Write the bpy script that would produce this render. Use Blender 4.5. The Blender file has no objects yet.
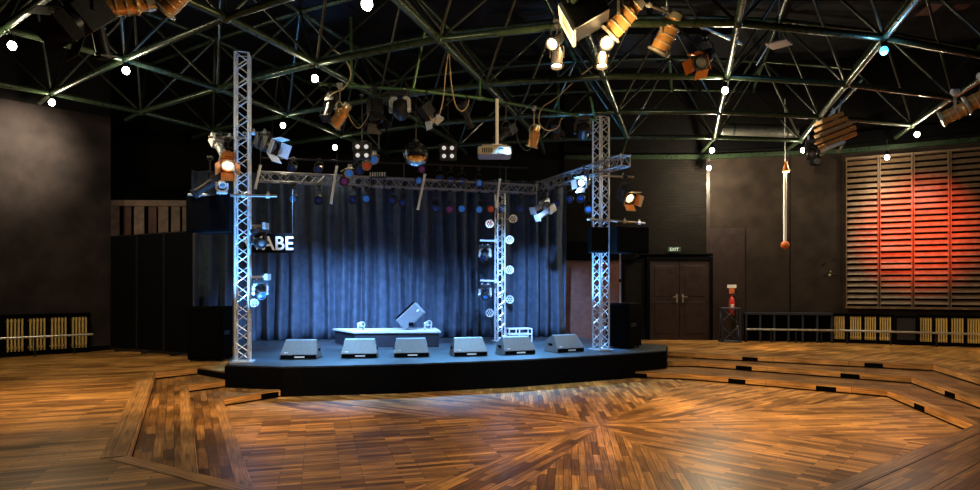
import bpy, bmesh, math, random
from mathutils import Vector as V, Matrix
random.seed(7)
SC = bpy.context.scene
COL = SC.collection
PI = math.pi

# ---------------------------------------------------------------- materials
def new_mat(name):
    m = bpy.data.materials.new(name); m.use_nodes = True
    nt = m.node_tree
    return m, nt, nt.nodes['Principled BSDF']

def mat(name, col, rough=.5, metal=0., var=.25, scale=9., emit=None, estr=0., spec=.5):
    """plain surface with a little procedural mottling"""
    m, nt, b = new_mat(name)
    if var > 0:
        tc = nt.nodes.new('ShaderNodeTexCoord'); n = nt.nodes.new('ShaderNodeTexNoise')
        n.inputs['Scale'].default_value = scale; n.inputs['Detail'].default_value = 5
        nt.links.new(tc.outputs['Object'], n.inputs['Vector'])
        r = nt.nodes.new('ShaderNodeValToRGB')
        r.color_ramp.elements[0].position = .3; r.color_ramp.elements[1].position = .7
        r.color_ramp.elements[0].color = (*[c*(1-var) for c in col], 1)
        r.color_ramp.elements[1].color = (*[min(1, c*(1+var)) for c in col], 1)
        nt.links.new(n.outputs['Fac'], r.inputs['Fac']); nt.links.new(r.outputs['Color'], b.inputs['Base Color'])
        mr = nt.nodes.new('ShaderNodeMapRange'); mr.inputs['To Min'].default_value = max(.02, rough-.06); mr.inputs['To Max'].default_value = min(1, rough+.08)
        nt.links.new(n.outputs['Fac'], mr.inputs['Value']); nt.links.new(mr.outputs['Result'], b.inputs['Roughness'])
    else:
        b.inputs['Base Color'].default_value = (*col, 1); b.inputs['Roughness'].default_value = rough
    b.inputs['Metallic'].default_value = metal
    b.inputs['Specular IOR Level'].default_value = spec
    if emit:
        b.inputs['Emission Color'].default_value = (*emit, 1); b.inputs['Emission Strength'].default_value = estr
    return m

def plank_mat(name, c1, c2, gap, width=.62, row=.085, rough=.3, mortar=.0035, bump=.12, spec=.3):
    m, nt, b = new_mat(name)
    uv = nt.nodes.new('ShaderNodeUVMap')
    br = nt.nodes.new('ShaderNodeTexBrick')
    br.offset = .37; br.offset_frequency = 2; br.squash = 1.0
    for k, v in (('Scale', 1.), ('Mortar Size', mortar), ('Mortar Smooth', .2), ('Bias', .0), ('Brick Width', width), ('Row Height', row)):
        br.inputs[k].default_value = v
    br.inputs['Color1'].default_value = (*c1, 1); br.inputs['Color2'].default_value = (*c2, 1); br.inputs['Mortar'].default_value = (*gap, 1)
    nt.links.new(uv.outputs['UV'], br.inputs['Vector'])
    mp = nt.nodes.new('ShaderNodeMapping'); mp.inputs['Scale'].default_value = (2.2, 46, 1)
    nt.links.new(uv.outputs['UV'], mp.inputs['Vector'])
    gr = nt.nodes.new('ShaderNodeTexNoise'); gr.inputs['Scale'].default_value = 1.; gr.inputs['Detail'].default_value = 4
    nt.links.new(mp.outputs['Vector'], gr.inputs['Vector'])
    r = nt.nodes.new('ShaderNodeMapRange'); r.inputs['From Min'].default_value = .3; r.inputs['From Max'].default_value = .7
    r.inputs['To Min'].default_value = .42; r.inputs['To Max'].default_value = 1.4
    nt.links.new(gr.outputs['Fac'], r.inputs['Value'])
    st = nt.nodes.new('ShaderNodeTexNoise'); st.inputs['Scale'].default_value = 1.1; st.inputs['Detail'].default_value = 6
    nt.links.new(uv.outputs['UV'], st.inputs['Vector'])
    r2 = nt.nodes.new('ShaderNodeMapRange'); r2.inputs['From Min'].default_value = .35; r2.inputs['From Max'].default_value = .68
    r2.inputs['To Min'].default_value = .6; r2.inputs['To Max'].default_value = 1.25
    nt.links.new(st.outputs['Fac'], r2.inputs['Value'])
    mu = nt.nodes.new('ShaderNodeMath'); mu.operation = 'MULTIPLY'
    nt.links.new(r.outputs['Result'], mu.inputs[0]); nt.links.new(r2.outputs['Result'], mu.inputs[1])
    mx = nt.nodes.new('ShaderNodeVectorMath'); mx.operation = 'SCALE'
    nt.links.new(br.outputs['Color'], mx.inputs[0]); nt.links.new(mu.outputs[0], mx.inputs['Scale'])
    nt.links.new(mx.outputs['Vector'], b.inputs['Base Color']); b.inputs['Specular IOR Level'].default_value = spec
    rr = nt.nodes.new('ShaderNodeMapRange'); rr.inputs['To Min'].default_value = rough-.08; rr.inputs['To Max'].default_value = rough+.16
    nt.links.new(st.outputs['Fac'], rr.inputs['Value']); nt.links.new(rr.outputs['Result'], b.inputs['Roughness'])
    bp = nt.nodes.new('ShaderNodeBump'); bp.inputs['Strength'].default_value = bump; bp.inputs['Distance'].default_value = .01
    nt.links.new(br.outputs['Fac'], bp.inputs['Height']); bp.invert = True
    nt.links.new(bp.outputs['Normal'], b.inputs['Normal'])
    return m

def brick_mat(name, c1, c2, gap):
    m = plank_mat(name, c1, c2, gap, spec=.1, width=.25, row=.085, rough=.7, mortar=.008, bump=.4)
    return m

M = {}
M['floor'] = plank_mat('parquet', (.72, .35, .088), (.15, .060, .014), (.018, .007, .003))
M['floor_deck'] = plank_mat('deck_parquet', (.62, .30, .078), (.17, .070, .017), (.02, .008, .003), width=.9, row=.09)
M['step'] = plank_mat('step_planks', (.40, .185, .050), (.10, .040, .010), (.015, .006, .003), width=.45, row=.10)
M['riser'] = plank_mat('riser_board', (.62, .31, .10), (.40, .19, .055), (.03, .012, .005), width=1.5, row=.5, rough=.34)  # paler than the treads, with the risers' light painted into the colour
M['gap'] = mat('dark_base_strip', (.008, .005, .003), .7, var=.2, spec=.1)
M['edge'] = plank_mat('edge_board', (.44, .22, .07), (.28, .125, .038), (.03, .012, .005), width=1.8, row=.14)
M['wall'] = mat('dark_plaster', (.022, .0155, .012), .7, var=.35, scale=2.2, spec=.1)
M['wall_l'] = mat('dark_plaster_brown', (.022, .0160, .0145), .7, var=.4, scale=2.0, spec=.1)
M['wallbrick'] = brick_mat('dark_painted_brick', (.011, .008, .0062), (.007, .0052, .004), (.003, .0025, .002))
M['black'] = mat('black_paint', (.002, .002, .0025), .8, var=.3, spec=.04)
M['voidwall'] = mat('black_wall_paint', (.0035, .003, .003), .8, var=.4, spec=.1)
M['blackcloth'] = mat('black_cloth', (.0035, .0035, .004), .95, var=.3, spec=.05)
M['blackmetal'] = mat('black_metal', (.018, .018, .02), .38, .3, var=.3, scale=20)
M['roofdeck'] = mat('roof_deck', (.006, .006, .007), .8, var=.5, scale=3, spec=.15)
M['redplank'] = mat('roof_red_planks', (.06, .014, .008), .6, var=.4, scale=4)
M['tube'] = mat('green_black_tube', (.026, .044, .022), .28, .35, var=.3, scale=12)
M['tube_fine'] = mat('fine_tube', (.035, .040, .030), .30, .45, var=.3, scale=12)
M['greenpipe'] = mat('green_pipe', (.06, .14, .05), .35, .4, var=.25, scale=14)
M['alu'] = mat('aluminium', (.58, .60, .62), .33, .4, var=.15, scale=25)
M['truss'] = mat('dimmed_aluminium', (.30, .31, .33), .36, .45, var=.15, scale=25)  # aluminium darkened to paint in the weaker light on the trusses
M['steelpipe'] = mat('scaffold_pipe', (.50, .48, .42), .34, .85, var=.2, scale=18)
M['brasspipe'] = mat('warm_pipe', (.52, .44, .30), .35, .8, var=.2, scale=18)
M['chrome'] = mat('chrome', (.72, .66, .50), .2, .7, var=.04, scale=20)
M['brass'] = mat('brass_can', (.80, .40, .12), .24, .6, var=.05, scale=22)
M['copper'] = mat('copper_door', (.50, .17, .035), .38, .4, var=.08, scale=22)
M['stagefloor'] = mat('stage_floor', (.026, .030, .036), .38, var=.45, scale=3.5)
M['curtain'] = mat('stage_velour', (.050, .066, .100), .85, var=.25, scale=5, spec=.2)
M['wedge'] = mat('grey_speaker_paint', (.13, .14, .155), .48, var=.2, scale=40)
M['grille'] = mat('speaker_grille', (.002, .002, .0025), .8, .0, var=.5, scale=90, spec=.04)
M['white'] = mat('white_paint', (.75, .75, .73), .5, var=.06)
M['whitetop'] = mat('pale_riser_top', (.50, .52, .54), .5, var=.12, scale=6)
M['darkwood'] = mat('brown_door', (.11, .042, .030), .42, var=.3, scale=6)
M['door'] = mat('dark_door', (.020, .010, .008), .42, var=.3, scale=6)
M['fin'] = mat('cream_radiator', (.60, .42, .13), .5, var=.15)
M['slat'] = mat('louvre_wood', (.115, .068, .036), .55, var=.35, scale=6)
M['palewood'] = mat('pale_board', (.30, .20, .15), .6, var=.35, scale=5)
M['navy'] = mat('navy_paint', (.012, .014, .026), .55, var=.25)
M['red'] = mat('extinguisher_red', (.52, .03, .02), .35, var=.1)
M['orange'] = mat('orange_ball', (.62, .14, .03), .4, var=.12)
M['cable'] = mat('tan_cable', (.42, .32, .17), .55, var=.15)
M['cable_k'] = mat('black_cable', (.02, .02, .02), .5, var=.15)
M['duct'] = mat('spiral_duct', (.09, .09, .08), .38, .5, var=.25)
M['ecase'] = mat('projector_case', (.30, .28, .23), .42, var=.12, scale=20)
M['gel_blue'] = mat('blue_lens', (.03, .12, .40), .15, var=.3, scale=30, emit=(.04, .24, .85), estr=.22)
M['gel_deep'] = mat('deep_blue_lens', (.012, .03, .14), .15, var=.3, scale=30, emit=(.02, .06, .40), estr=.06)
M['gel_red'] = mat('red_lens', (.35, .05, .03), .15, var=.3, scale=30, emit=(.8, .12, .04), estr=.12)
M['gel_purple'] = mat('purple_lens', (.12, .03, .12), .15, var=.3, scale=30, emit=(.35, .06, .35), estr=.07)
M['glass'] = mat('lamp_glass', (.10, .11, .12), .06, var=.2, scale=30)
M['lit_bulb'] = mat('lit_bulb', (1, .95, .8), .3, var=0, emit=(1, .94, .74), estr=26)
M['lit_cool'] = mat('lit_bulb_blue', (.5, .8, 1), .3, var=0, emit=(.03, .36, 1), estr=7)
M['lit_warm'] = mat('lit_warm', (1, .8, .5), .3, var=0, emit=(1, .66, .30), estr=14)
M['lit_orange'] = mat('lit_orange', (1, .7, .4), .3, var=0, emit=(1, .60, .24), estr=5)
M['lit_white'] = mat('lit_white', (1, 1, 1), .3, var=0, emit=(.82, .90, 1), estr=3.5)
M['lit_dot'] = mat('lit_dot', (.7, .7, .7), .3, var=0, emit=(.8, .8, .85), estr=.55)
M['lit_sign'] = mat('lit_sign', (.7, .8, .7), .3, var=0, emit=(.7, .85, .7), estr=.35)
M['mirror'] = mat('mirror_tile', (.75, .75, .76), .06, 1., var=.12, scale=30)
M['signgreen'] = mat('sign_dark', (.02, .05, .03), .5, var=0)

# ---------------------------------------------------------------- mesh builder
class MB:
    def __init__(self): self.v = []; self.f = []; self.uv = []
    def face(self, idx, uvs=None): self.f.append(idx); self.uv.append(uvs)
    def quad_grid(self, rows, close_u=False, close_v=False):
        o = len(self.v); nr = len(rows); nc = len(rows[0])
        for r in rows: self.v += [V(p) for p in r]
        for i in range(nr if close_v else nr-1):
            for j in range(nc if close_u else nc-1):
                a, b = i, (i+1) % nr; c, d = j, (j+1) % nc
                self.face([o+a*nc+c, o+a*nc+d, o+b*nc+d, o+b*nc+c])
    def box(self, c, size, ax=None):
        c = V(c); h = [s/2 for s in size]
        X, Y, Z = ax if ax else (V((1,0,0)), V((0,1,0)), V((0,0,1)))
        o = len(self.v)
        for sx in (-1, 1):
            for sy in (-1, 1):
                for sz in (-1, 1): self.v.append(c + X*h[0]*sx + Y*h[1]*sy + Z*h[2]*sz)
        for q in ((0,1,3,2), (4,6,7,5), (0,4,5,1), (2,3,7,6), (0,2,6,4), (1,5,7,3)): self.face([o+k for k in q])
    def bar(self, p, q, w, h=None, up=(0,0,1)):
        p, q = V(p), V(q); h = h or w; d = (q-p); L = d.length; d = d/L
        u = V(up) - d*V(up).dot(d)
        if u.length < 1e-3: u = V((0,1,0)) - d*d.y
        u.normalize(); s = d.cross(u)
        self.box((p+q)/2, (L, w, h), (d, s, u))
    def ring(self, c, ax, r, n, u=None):
        ax = V(ax).normalized(); u0 = V((0,0,1)) if abs(ax.z) < .9 else V((1,0,0))
        if u is not None: u0 = V(u)
        s = ax.cross(u0).normalized(); t = s.cross(ax)
        return [V(c) + s*(r*math.cos(2*PI*k/n)) + t*(r*math.sin(2*PI*k/n)) for k in range(n)]
    def lathe(self, c, ax, prof, n=16):
        """prof: (along, radius) pairs"""
        ax = V(ax).normalized(); c = V(c)
        rows = [self.ring(c + ax*t, ax, max(r, 1e-4), n) for t, r in prof]
        o = len(self.v); self.quad_grid(rows, close_u=True)
        self.face([o+k for k in range(n)][::-1]); e = o+(len(rows)-1)*n; self.face([e+k for k in range(n)])
    def tube(self, p, q, r, n=8, r2=None):
        p, q = V(p), V(q); d = q-p
        self.lathe(p, d, [(0, r), (d.length, r if r2 is None else r2)], n)
    def path(self, pts, r, n=8):
        pts = [V(p) for p in pts]; rows = []
        d0 = (pts[1]-pts[0]).normalized(); u = V((0,0,1)) if abs(d0.z) < .9 else V((1,0,0))
        for k, p in enumerate(pts):
            a = pts[max(0, k-1)]; b = pts[min(len(pts)-1, k+1)]; d = (b-a).normalized()
            s = d.cross(u).normalized(); u = s.cross(d)
            rows.append([p + s*(r*math.cos(2*PI*i/n)) + u*(r*math.sin(2*PI*i/n)) for i in range(n)])
        o = len(self.v); self.quad_grid(rows, close_u=True)
        self.face([o+k for k in range(n)][::-1]); e = o+(len(rows)-1)*n; self.face([e+k for k in range(n)])
    def prism(self, poly, z0, z1, ang=0., c=(0, 0)):
        ca, sa = math.cos(ang), math.sin(ang)
        o = len(self.v); n = len(poly)
        area = sum(poly[k][0]*poly[(k+1) % n][1]-poly[(k+1) % n][0]*poly[k][1] for k in range(n))
        if area < 0: poly = poly[::-1]
        for z in (z0, z1):
            for x, y in poly: self.v.append(V((x, y, z)))
        tuv = [((x-c[0])*ca+(y-c[1])*sa, -(x-c[0])*sa+(y-c[1])*ca) for x, y in poly]
        self.face([o+n+k for k in range(n)], tuv)
        self.face([o+k for k in range(n)][::-1], tuv[::-1])
        L = 0.
        for k in range(n):
            a, b = poly[k], poly[(k+1) % n]; l = math.dist(a, b)
            self.face([o+k, o+(k+1) % n, o+n+(k+1) % n, o+n+k], [(L, z0), (L+l, z0), (L+l, z1), (L, z1)]); L += l
    def sphere(self, c, r, n=16, m=10, sc=(1, 1, 1)):
        rows = []
        for i in range(m+1):
            a = PI*i/m; rr = max(math.sin(a), 1e-3)
            rows.append([V(c) + V((r*sc[0]*rr*math.cos(2*PI*k/n), r*sc[1]*rr*math.sin(2*PI*k/n), -r*sc[2]*math.cos(a))) for k in range(n)])
        self.quad_grid(rows, close_u=True)
    def build(self, name, m, parent=None, smooth=False, bevel=0., kind=None, tri=False):
        me = bpy.data.meshes.new(name); bm = bmesh.new()
        vs = [bm.verts.new(p) for p in self.v]
        lay = bm.loops.layers.uv.new('UVMap') if any(u for u in self.uv) else None
        for f, u in zip(self.f, self.uv):
            try: fc = bm.faces.new([vs[k] for k in f])
            except ValueError: continue
            fc.smooth = smooth
            if lay and u:
                for l, q in zip(fc.loops, u): l[lay].uv = q
        bm.normal_update()
        if tri: bmesh.ops.triangulate(bm, faces=[f for f in bm.faces if len(f.verts) > 4])
        if not lay: bmesh.ops.recalc_face_normals(bm, faces=bm.faces)
        bm.to_mesh(me); bm.free()
        if isinstance(m, (list, tuple)):
            for q in m: me.materials.append(q)
        else: me.materials.append(m)
        o = bpy.data.objects.new(name, me); COL.objects.link(o)
        if parent: o.parent = parent
        if bevel:
            b = o.modifiers.new('bevel', 'BEVEL'); b.width = bevel; b.segments = 2; b.limit_method = 'ANGLE'
        if smooth and not bevel:
            try: me.set_sharp_from_angle(angle=R(38))
            except Exception: pass
        if kind: o['kind'] = kind
        return o

def R(d): return d*PI/180
def tag(o, label, cat, group=None):
    o['label'] = label; o['category'] = cat
    if group: o['group'] = group
    return o
def thing(name, label, cat, loc=(0, 0, 0), rz=0., group=None):
    o = bpy.data.objects.new(name, None); COL.objects.link(o)
    o.location = loc; o.rotation_euler = (0, 0, rz); o.empty_display_size = .1
    return tag(o, label, cat, group)
def struct(o): o['kind'] = 'structure'; return o
def copy_tree(o, loc, label, rz=None):
    c = o.copy(); COL.objects.link(c); c.location = loc; c['label'] = label
    if rz is not None: c.rotation_euler = (0, 0, rz)
    def rec(a, b):
        for ch in list(a.children):
            d = ch.copy(); COL.objects.link(d); d.parent = b; rec(ch, d)
    rec(o, c)
    return c
def text_mesh(name, s, size, m, parent, loc, rot, ex=.004, bold=0.):
    cu = bpy.data.curves.new(name, 'FONT'); cu.body = s; cu.size = size; cu.extrude = ex; cu.offset = bold
    cu.align_x = 'CENTER'; cu.align_y = 'CENTER'
    t = bpy.data.objects.new(name + '_src', cu); COL.objects.link(t)
    bpy.context.view_layer.update()
    me = bpy.data.meshes.new_from_object(t.evaluated_get(bpy.context.evaluated_depsgraph_get()))
    bpy.data.objects.remove(t); bpy.data.curves.remove(cu)
    me.materials.clear(); me.materials.append(m); me.name = name
    o = bpy.data.objects.new(name, me); COL.objects.link(o); o.parent = parent; o.location = loc; o.rotation_euler = rot
    return o
def point(name, loc, power, col, rad=.06):
    l = bpy.data.lights.new(name, 'POINT'); l.energy = power; l.color = col; l.shadow_soft_size = rad
    o = bpy.data.objects.new(name, l); COL.objects.link(o); o.location = loc; return o
def spot(name, loc, target, power, col, deg=50, blend=.5, rad=.08):
    l = bpy.data.lights.new(name, 'SPOT'); l.energy = power; l.color = col; l.spot_size = R(deg); l.spot_blend = blend; l.shadow_soft_size = rad
    o = bpy.data.objects.new(name, l); COL.objects.link(o); o.location = loc
    o.rotation_euler = (V(target)-V(loc)).to_track_quat('-Z', 'Y').to_euler(); return o

# ---------------------------------------------------------------- camera
cam = bpy.data.cameras.new('camera'); co = bpy.data.objects.new('camera', cam); COL.objects.link(co)
co.location = (0, 0, 1.6); co.rotation_euler = (PI/2, 0, 0)
cam.sensor_width = 36; cam.lens = 36*620/980; cam.shift_y = 43/980; cam.clip_end = 100
SC.camera = co

# ---------------------------------------------------------------- floors and steps
FZ = -.39
mb = MB()
CEN = (1.6, 9.0)
OCT = [(-.6, 4.1), (1.6, 4.1), (2.65, 4.86), (6.5, 7.8), (7.35, 11.35), (4.4, 13.5), (2.85, 14.0), (-.8, 12.6), (-4.6, 11.4), (-4.6, 10.45), (-1.85, 4.86)]  # floor, wall and stage plans back-projected from image pixels, bent about the camera
seams = [0, 2, 3, 4, 5, 7, 9, 10, 11]
for a, b in zip(seams, seams[1:]):
    pts = [OCT[k % len(OCT)] for k in range(a, b+1)]
    mx = (pts[0][0]+pts[-1][0])/2-CEN[0]; my = (pts[0][1]+pts[-1][1])/2-CEN[1]
    an = math.atan2(my, mx); ca, sa = math.cos(an), math.sin(an)
    poly = [CEN]+pts
    o = len(mb.v)
    for x, y in poly: mb.v.append(V((x, y, FZ)))
    mb.face([o+k for k in range(len(poly))], [((x-CEN[0])*ca+(y-CEN[1])*sa, -(x-CEN[0])*sa+(y-CEN[1])*ca+a*3.3) for x, y in poly])
f = mb.build('floor', M['floor']); struct(f)
f['label'] = 'sunken octagonal parquet dance floor with planks radiating from its centre'

mb = MB()
mb.prism([(-3.46,5.91),(-6.34,11.73),(-5.83,12.43),(-5.0,11.78),(-5.12,12.22),(-5.57,13.42),(-7.0,17.15),(-6.9,19.6),(-11.4,18.6),(-9.9,16.1),(-11.5,14.5),(-15.2,10.7),(-16,-1),(-.6,-1),(-.6,4.15),(-1.8,4.92)], FZ, 0, R(20))
o = mb.build('floor_deck', M['floor_deck'], tri=True); struct(o); o['label'] = 'raised parquet deck beside the descending steps'
mb = MB()
mb.prism([(-.6,4.15),(-.6,-1),(17,-1),(17,15.2),(13.5,17.2),(10.5,18.5),(6.8,19.3),(2.0,19.4),(2.4,18.5),(3.45,16.7),(4.35,15.45),(5.25,15.08),(9.24,12.9),(8.1,9.1),(6.45,7.84),(2.61,4.91),(1.6,4.15)], FZ, 0, R(37.3))
o = mb.build('floor_deck', M['floor_deck'], tri=True); struct(o); o['label'] = 'raised parquet deck running round to the back doors'

def edge_board(pts, w, z0, z1, name, parent, side=1):
    mb = MB()
    for a, b in zip(pts, pts[1:]):
        a2, b2 = V((*a, 0)), V((*b, 0)); d = (b2-a2).normalized(); n = V((-d.y, d.x, 0))*side*w
        mb.prism([a2[:2], b2[:2], (b2+n)[:2], (a2+n)[:2]], z0, z1, math.atan2(d.y, d.x), a)
    return mb.build(name, M['edge'], parent)
struct(edge_board([(-3.46,5.91),(-6.34,11.73),(-5.85,12.4)], .22, 0, .004, 'trim_1', None, 1))
struct(edge_board([(-3.46,5.91),(-1.8,4.92),(-.6,4.15)], .16, 0, .004, 'trim_2', None, -1))
struct(edge_board([(1.6,4.15),(2.61,4.91),(6.45,7.84),(8.1,9.1)], .16, 0, .004, 'trim_3', None, -1))
struct(edge_board([(1.85,3.75),(2.86,4.57),(6.7,7.5),(8.6,8.95)], .10, 0, .003, 'trim_4', None, -1))
struct(edge_board([(2.1,3.45),(3.07,4.28),(6.9,7.2),(9.0,8.8)], .06, 0, .003, 'trim_5', None, -1))
struct(edge_board([(4.4,15.48),(5.25,15.08),(9.24,12.9),(8.1,9.1)], .16, 0, .004, 'trim_6', None, 1))

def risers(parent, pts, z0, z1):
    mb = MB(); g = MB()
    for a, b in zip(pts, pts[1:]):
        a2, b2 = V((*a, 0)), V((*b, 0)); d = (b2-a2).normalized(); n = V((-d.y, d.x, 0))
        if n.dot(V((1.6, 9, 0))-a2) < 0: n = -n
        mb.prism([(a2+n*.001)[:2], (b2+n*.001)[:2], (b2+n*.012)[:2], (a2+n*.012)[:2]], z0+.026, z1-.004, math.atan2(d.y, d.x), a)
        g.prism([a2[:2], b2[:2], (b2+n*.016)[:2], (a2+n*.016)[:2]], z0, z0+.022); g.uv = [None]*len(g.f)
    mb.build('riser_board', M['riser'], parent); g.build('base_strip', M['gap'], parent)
def steps(name, label, tiers, tints, vents, top):
    root_top = top
    root = thing(name, label, 'steps')
    for (poly, zt, nose, ang) in tiers:
        mb = MB(); mb.prism(poly, FZ, zt, ang)
        s = mb.build('step', M['step'], root, tri=True)
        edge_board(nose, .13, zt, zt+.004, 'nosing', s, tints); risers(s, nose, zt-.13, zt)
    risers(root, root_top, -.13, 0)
    for (p, q, d) in vents:      # centre, half direction, height
        p = V(p); d = V(d).normalized(); n = V((d.y, -d.x, 0))
        if n.dot(V((1.6, 9, 0))-p) < 0: n = -n
        mb = MB(); mb.box(p+n*.012, (.34, .03, .085), (d, n, V((0, 0, 1))))
        for k in (-1, 0, 1): mb.box(p+n*.028+V((0, 0, k*.022)), (.30, .012, .008), (d, n, V((0, 0, 1))))
        mb.build('riser_vent', M['black'], root)
    return root
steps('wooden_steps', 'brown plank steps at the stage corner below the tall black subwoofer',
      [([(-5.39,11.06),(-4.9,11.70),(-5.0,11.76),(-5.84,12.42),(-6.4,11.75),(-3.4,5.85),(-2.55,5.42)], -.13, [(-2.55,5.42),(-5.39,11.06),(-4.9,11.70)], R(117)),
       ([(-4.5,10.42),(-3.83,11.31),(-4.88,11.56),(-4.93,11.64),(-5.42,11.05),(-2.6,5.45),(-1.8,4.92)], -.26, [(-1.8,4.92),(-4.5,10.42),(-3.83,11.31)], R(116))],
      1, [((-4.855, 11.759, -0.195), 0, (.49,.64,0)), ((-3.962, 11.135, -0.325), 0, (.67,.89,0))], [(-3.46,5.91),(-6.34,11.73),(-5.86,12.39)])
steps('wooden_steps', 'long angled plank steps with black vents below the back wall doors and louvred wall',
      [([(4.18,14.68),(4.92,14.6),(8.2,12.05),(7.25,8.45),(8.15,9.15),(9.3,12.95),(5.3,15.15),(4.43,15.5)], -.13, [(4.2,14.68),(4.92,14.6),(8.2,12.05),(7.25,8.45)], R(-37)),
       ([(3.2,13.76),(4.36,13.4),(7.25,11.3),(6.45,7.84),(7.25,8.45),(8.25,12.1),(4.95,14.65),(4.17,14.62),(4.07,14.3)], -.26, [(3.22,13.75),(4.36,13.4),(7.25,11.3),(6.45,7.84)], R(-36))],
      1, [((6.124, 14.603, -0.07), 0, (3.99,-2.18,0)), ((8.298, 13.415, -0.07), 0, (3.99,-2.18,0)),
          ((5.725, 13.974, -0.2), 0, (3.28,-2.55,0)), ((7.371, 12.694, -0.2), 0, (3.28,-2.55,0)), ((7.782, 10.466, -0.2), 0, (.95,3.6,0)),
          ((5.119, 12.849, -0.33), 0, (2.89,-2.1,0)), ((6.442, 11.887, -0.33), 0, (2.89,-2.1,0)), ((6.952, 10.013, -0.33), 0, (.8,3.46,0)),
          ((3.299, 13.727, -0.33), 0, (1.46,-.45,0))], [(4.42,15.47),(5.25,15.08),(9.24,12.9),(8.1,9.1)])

# ---------------------------------------------------------------- room shell
def wall(name, p, q, z0, z1, m, t=.2, uv=True):
    """inner face runs p -> q with the room on its clockwise side"""
    p, q = V((*p, 0)), V((*q, 0)); d = (q-p).normalized(); n = V((-d.y, d.x, 0))
    mb = MB(); mb.prism([p[:2], q[:2], (q+n*t)[:2], (p+n*t)[:2]], z0, z1, math.atan2(d.y, d.x))
    return struct(mb.build(name, m))
wall('wall_left', (-15.0,10.6), (-9.8,16.02), 0, 6.0, M['wall_l'])
wall('wall_upper_left', (-15.0,10.6), (-9.8,16.02), 6.0, 8.4, M['voidwall'])
wall('wall_far_left', (-16,-1), (-15.0,10.6), 0, 6.0, M['wall_l'])
wall('wall_upper_far_left', (-16,-1), (-15.0,10.6), 6.0, 8.4, M['voidwall'])
wall('wall_back_left', (-9.8,16.02), (-11.3,18.4), 0, 5.68, M['voidwall'])
wall('wall_upper_back_left', (-9.8,16.02), (-11.3,18.4), 5.68, 8.4, M['voidwall'])
wall('wall_back', (-11.3,18.4), (-6.6,19.6), 0, 5.68, M['voidwall'])
wall('wall_upper_back', (-11.3,18.4), (-6.6,19.6), 5.68, 8.4, M['voidwall'])
wall('wall_behind_stage', (-6.6,19.6), (2.3,19.3), 0, 5.68, M['voidwall'])
wall('wall_upper_behind_stage', (-6.6,19.6), (2.3,19.3), 5.68, 8.4, M['voidwall'])
wall('wall_door', (2.3,19.25), (6.72,19.1), 0, 5.68, M['wallbrick'])
wall('wall_upper_door', (2.3,19.25), (6.72,19.1), 5.68, 8.4, M['voidwall'])
wall('wall_right', (6.72,19.1), (10.4,18.3), 0, 5.68, M['wall'])
wall('wall_upper_right', (6.72,19.1), (10.4,18.3), 5.68, 8.4, M['voidwall'])
wall('wall_louvre', (10.4,18.3), (17,15.0), 0, 5.68, M['wall'])
wall('wall_upper_louvre', (10.4,18.3), (17,15.0), 5.68, 8.4, M['voidwall'])
wall('wall_far_right', (17,15.0), (17,-1), 0, 5.68, M['wall'])
wall('wall_upper_far_right', (17,15.0), (17,-1), 5.68, 8.4, M['voidwall'])
mb = MB(); mb.prism([(-16.2,-1),(17.2,-1),(17.2,15.2),(13.5,17.4),(6.8,19.4),(-6.6,19.9),(-11.6,18.7),(-15.3,10.8)], 8.4, 8.5)
struct(mb.build('ceiling', M['roofdeck'], tri=True))
for k in range(9):            # roof purlins under the deck
    y = 3+k*1.9
    mb = MB(); mb.bar((-15.0 if y < 10 else -8.6, y, 8.32), (16.5 if y < 14.5 else 6.5, y+.0, 8.32), .16, .16)
    struct(mb.build('beam_%d' % (k+1), M['roofdeck']))
mb = MB()
for k in range(9):
    a = V((9.4+k*.62, 8.2, 8.3)); mb.bar(a, a+V((1.2, 7.0-k*.3, 0)), .34, .05)
struct(mb.build('trim_7', M['redplank']))
def ledge(name, p, q, z, h=.13, t=.12, m='tube'):
    p, q = V((*p, z)), V((*q, z)); d = (q-p).normalized(); n = V((d.y, -d.x, 0))
    mb = MB(); mb.bar(p+n*t/2, q+n*t/2, t, h); return struct(mb.build(name, M[m]))
ledge('beam_10', (2.3,19.2), (6.72,19.1), 5.62); ledge('beam_11', (6.72,19.1), (10.4,18.3), 5.62); ledge('beam_12', (10.4,18.3), (16.9,15.05), 5.62)
ledge('beam_13', (6.72,19.1), (10.4,18.3), 5.95, .3, .3, 'black'); ledge('beam_14', (10.4,18.3), (16.9,15.05), 5.95, .3, .3, 'black')
# seams and panels on the walls
def on_wall(p, q, t):         # point at parameter t of the wall line, outward normal into the room
    p, q = V((*p, 0)), V((*q, 0)); d = (q-p).normalized(); return p+(q-p)*t, d, V((d.y, -d.x, 0))
WR = ((6.72,19.1), (10.4,18.3)); WL = ((10.4,18.3), (17,15.0)); WD = ((2.3,19.25), (6.72,19.1)); WF = ((-15.0,10.6), (-9.8,16.02))
def wall_box(seg, t, z, size, off, mb):
    p, d, n = on_wall(*seg, t); mb.box(p+n*(off+size[1]/2)+V((0, 0, z)), size, (d, n, V((0, 0, 1))))
mb = MB(); wall_box(WR, .145, 1.72, (1.02, .05, 3.42), 0, mb); struct(mb.build('trim_8', M['door']))
mb = MB(); wall_box(WR, .0, 2.85, (.10, .012, 5.6), 0, mb); struct(mb.build('trim_9', M['door']))
mb = MB(); wall_box(WR, .62, 3.0, (.02, .01, 5.3), 0, mb); struct(mb.build('trim_10', M['black']))
mb = MB(); wall_box(WD, .78, 2.63, (2.2, .08, .07), 0, mb); wall_box(WD, .25, 2.75, (2.2, .1, .55), 0, mb); struct(mb.build('trim_11', M['black']))
mb = MB(); wall_box(WD, .765, 2.645, (2.16, .03, .03), .08, mb); struct(mb.build('trim_12', M['wallbrick']))
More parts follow.
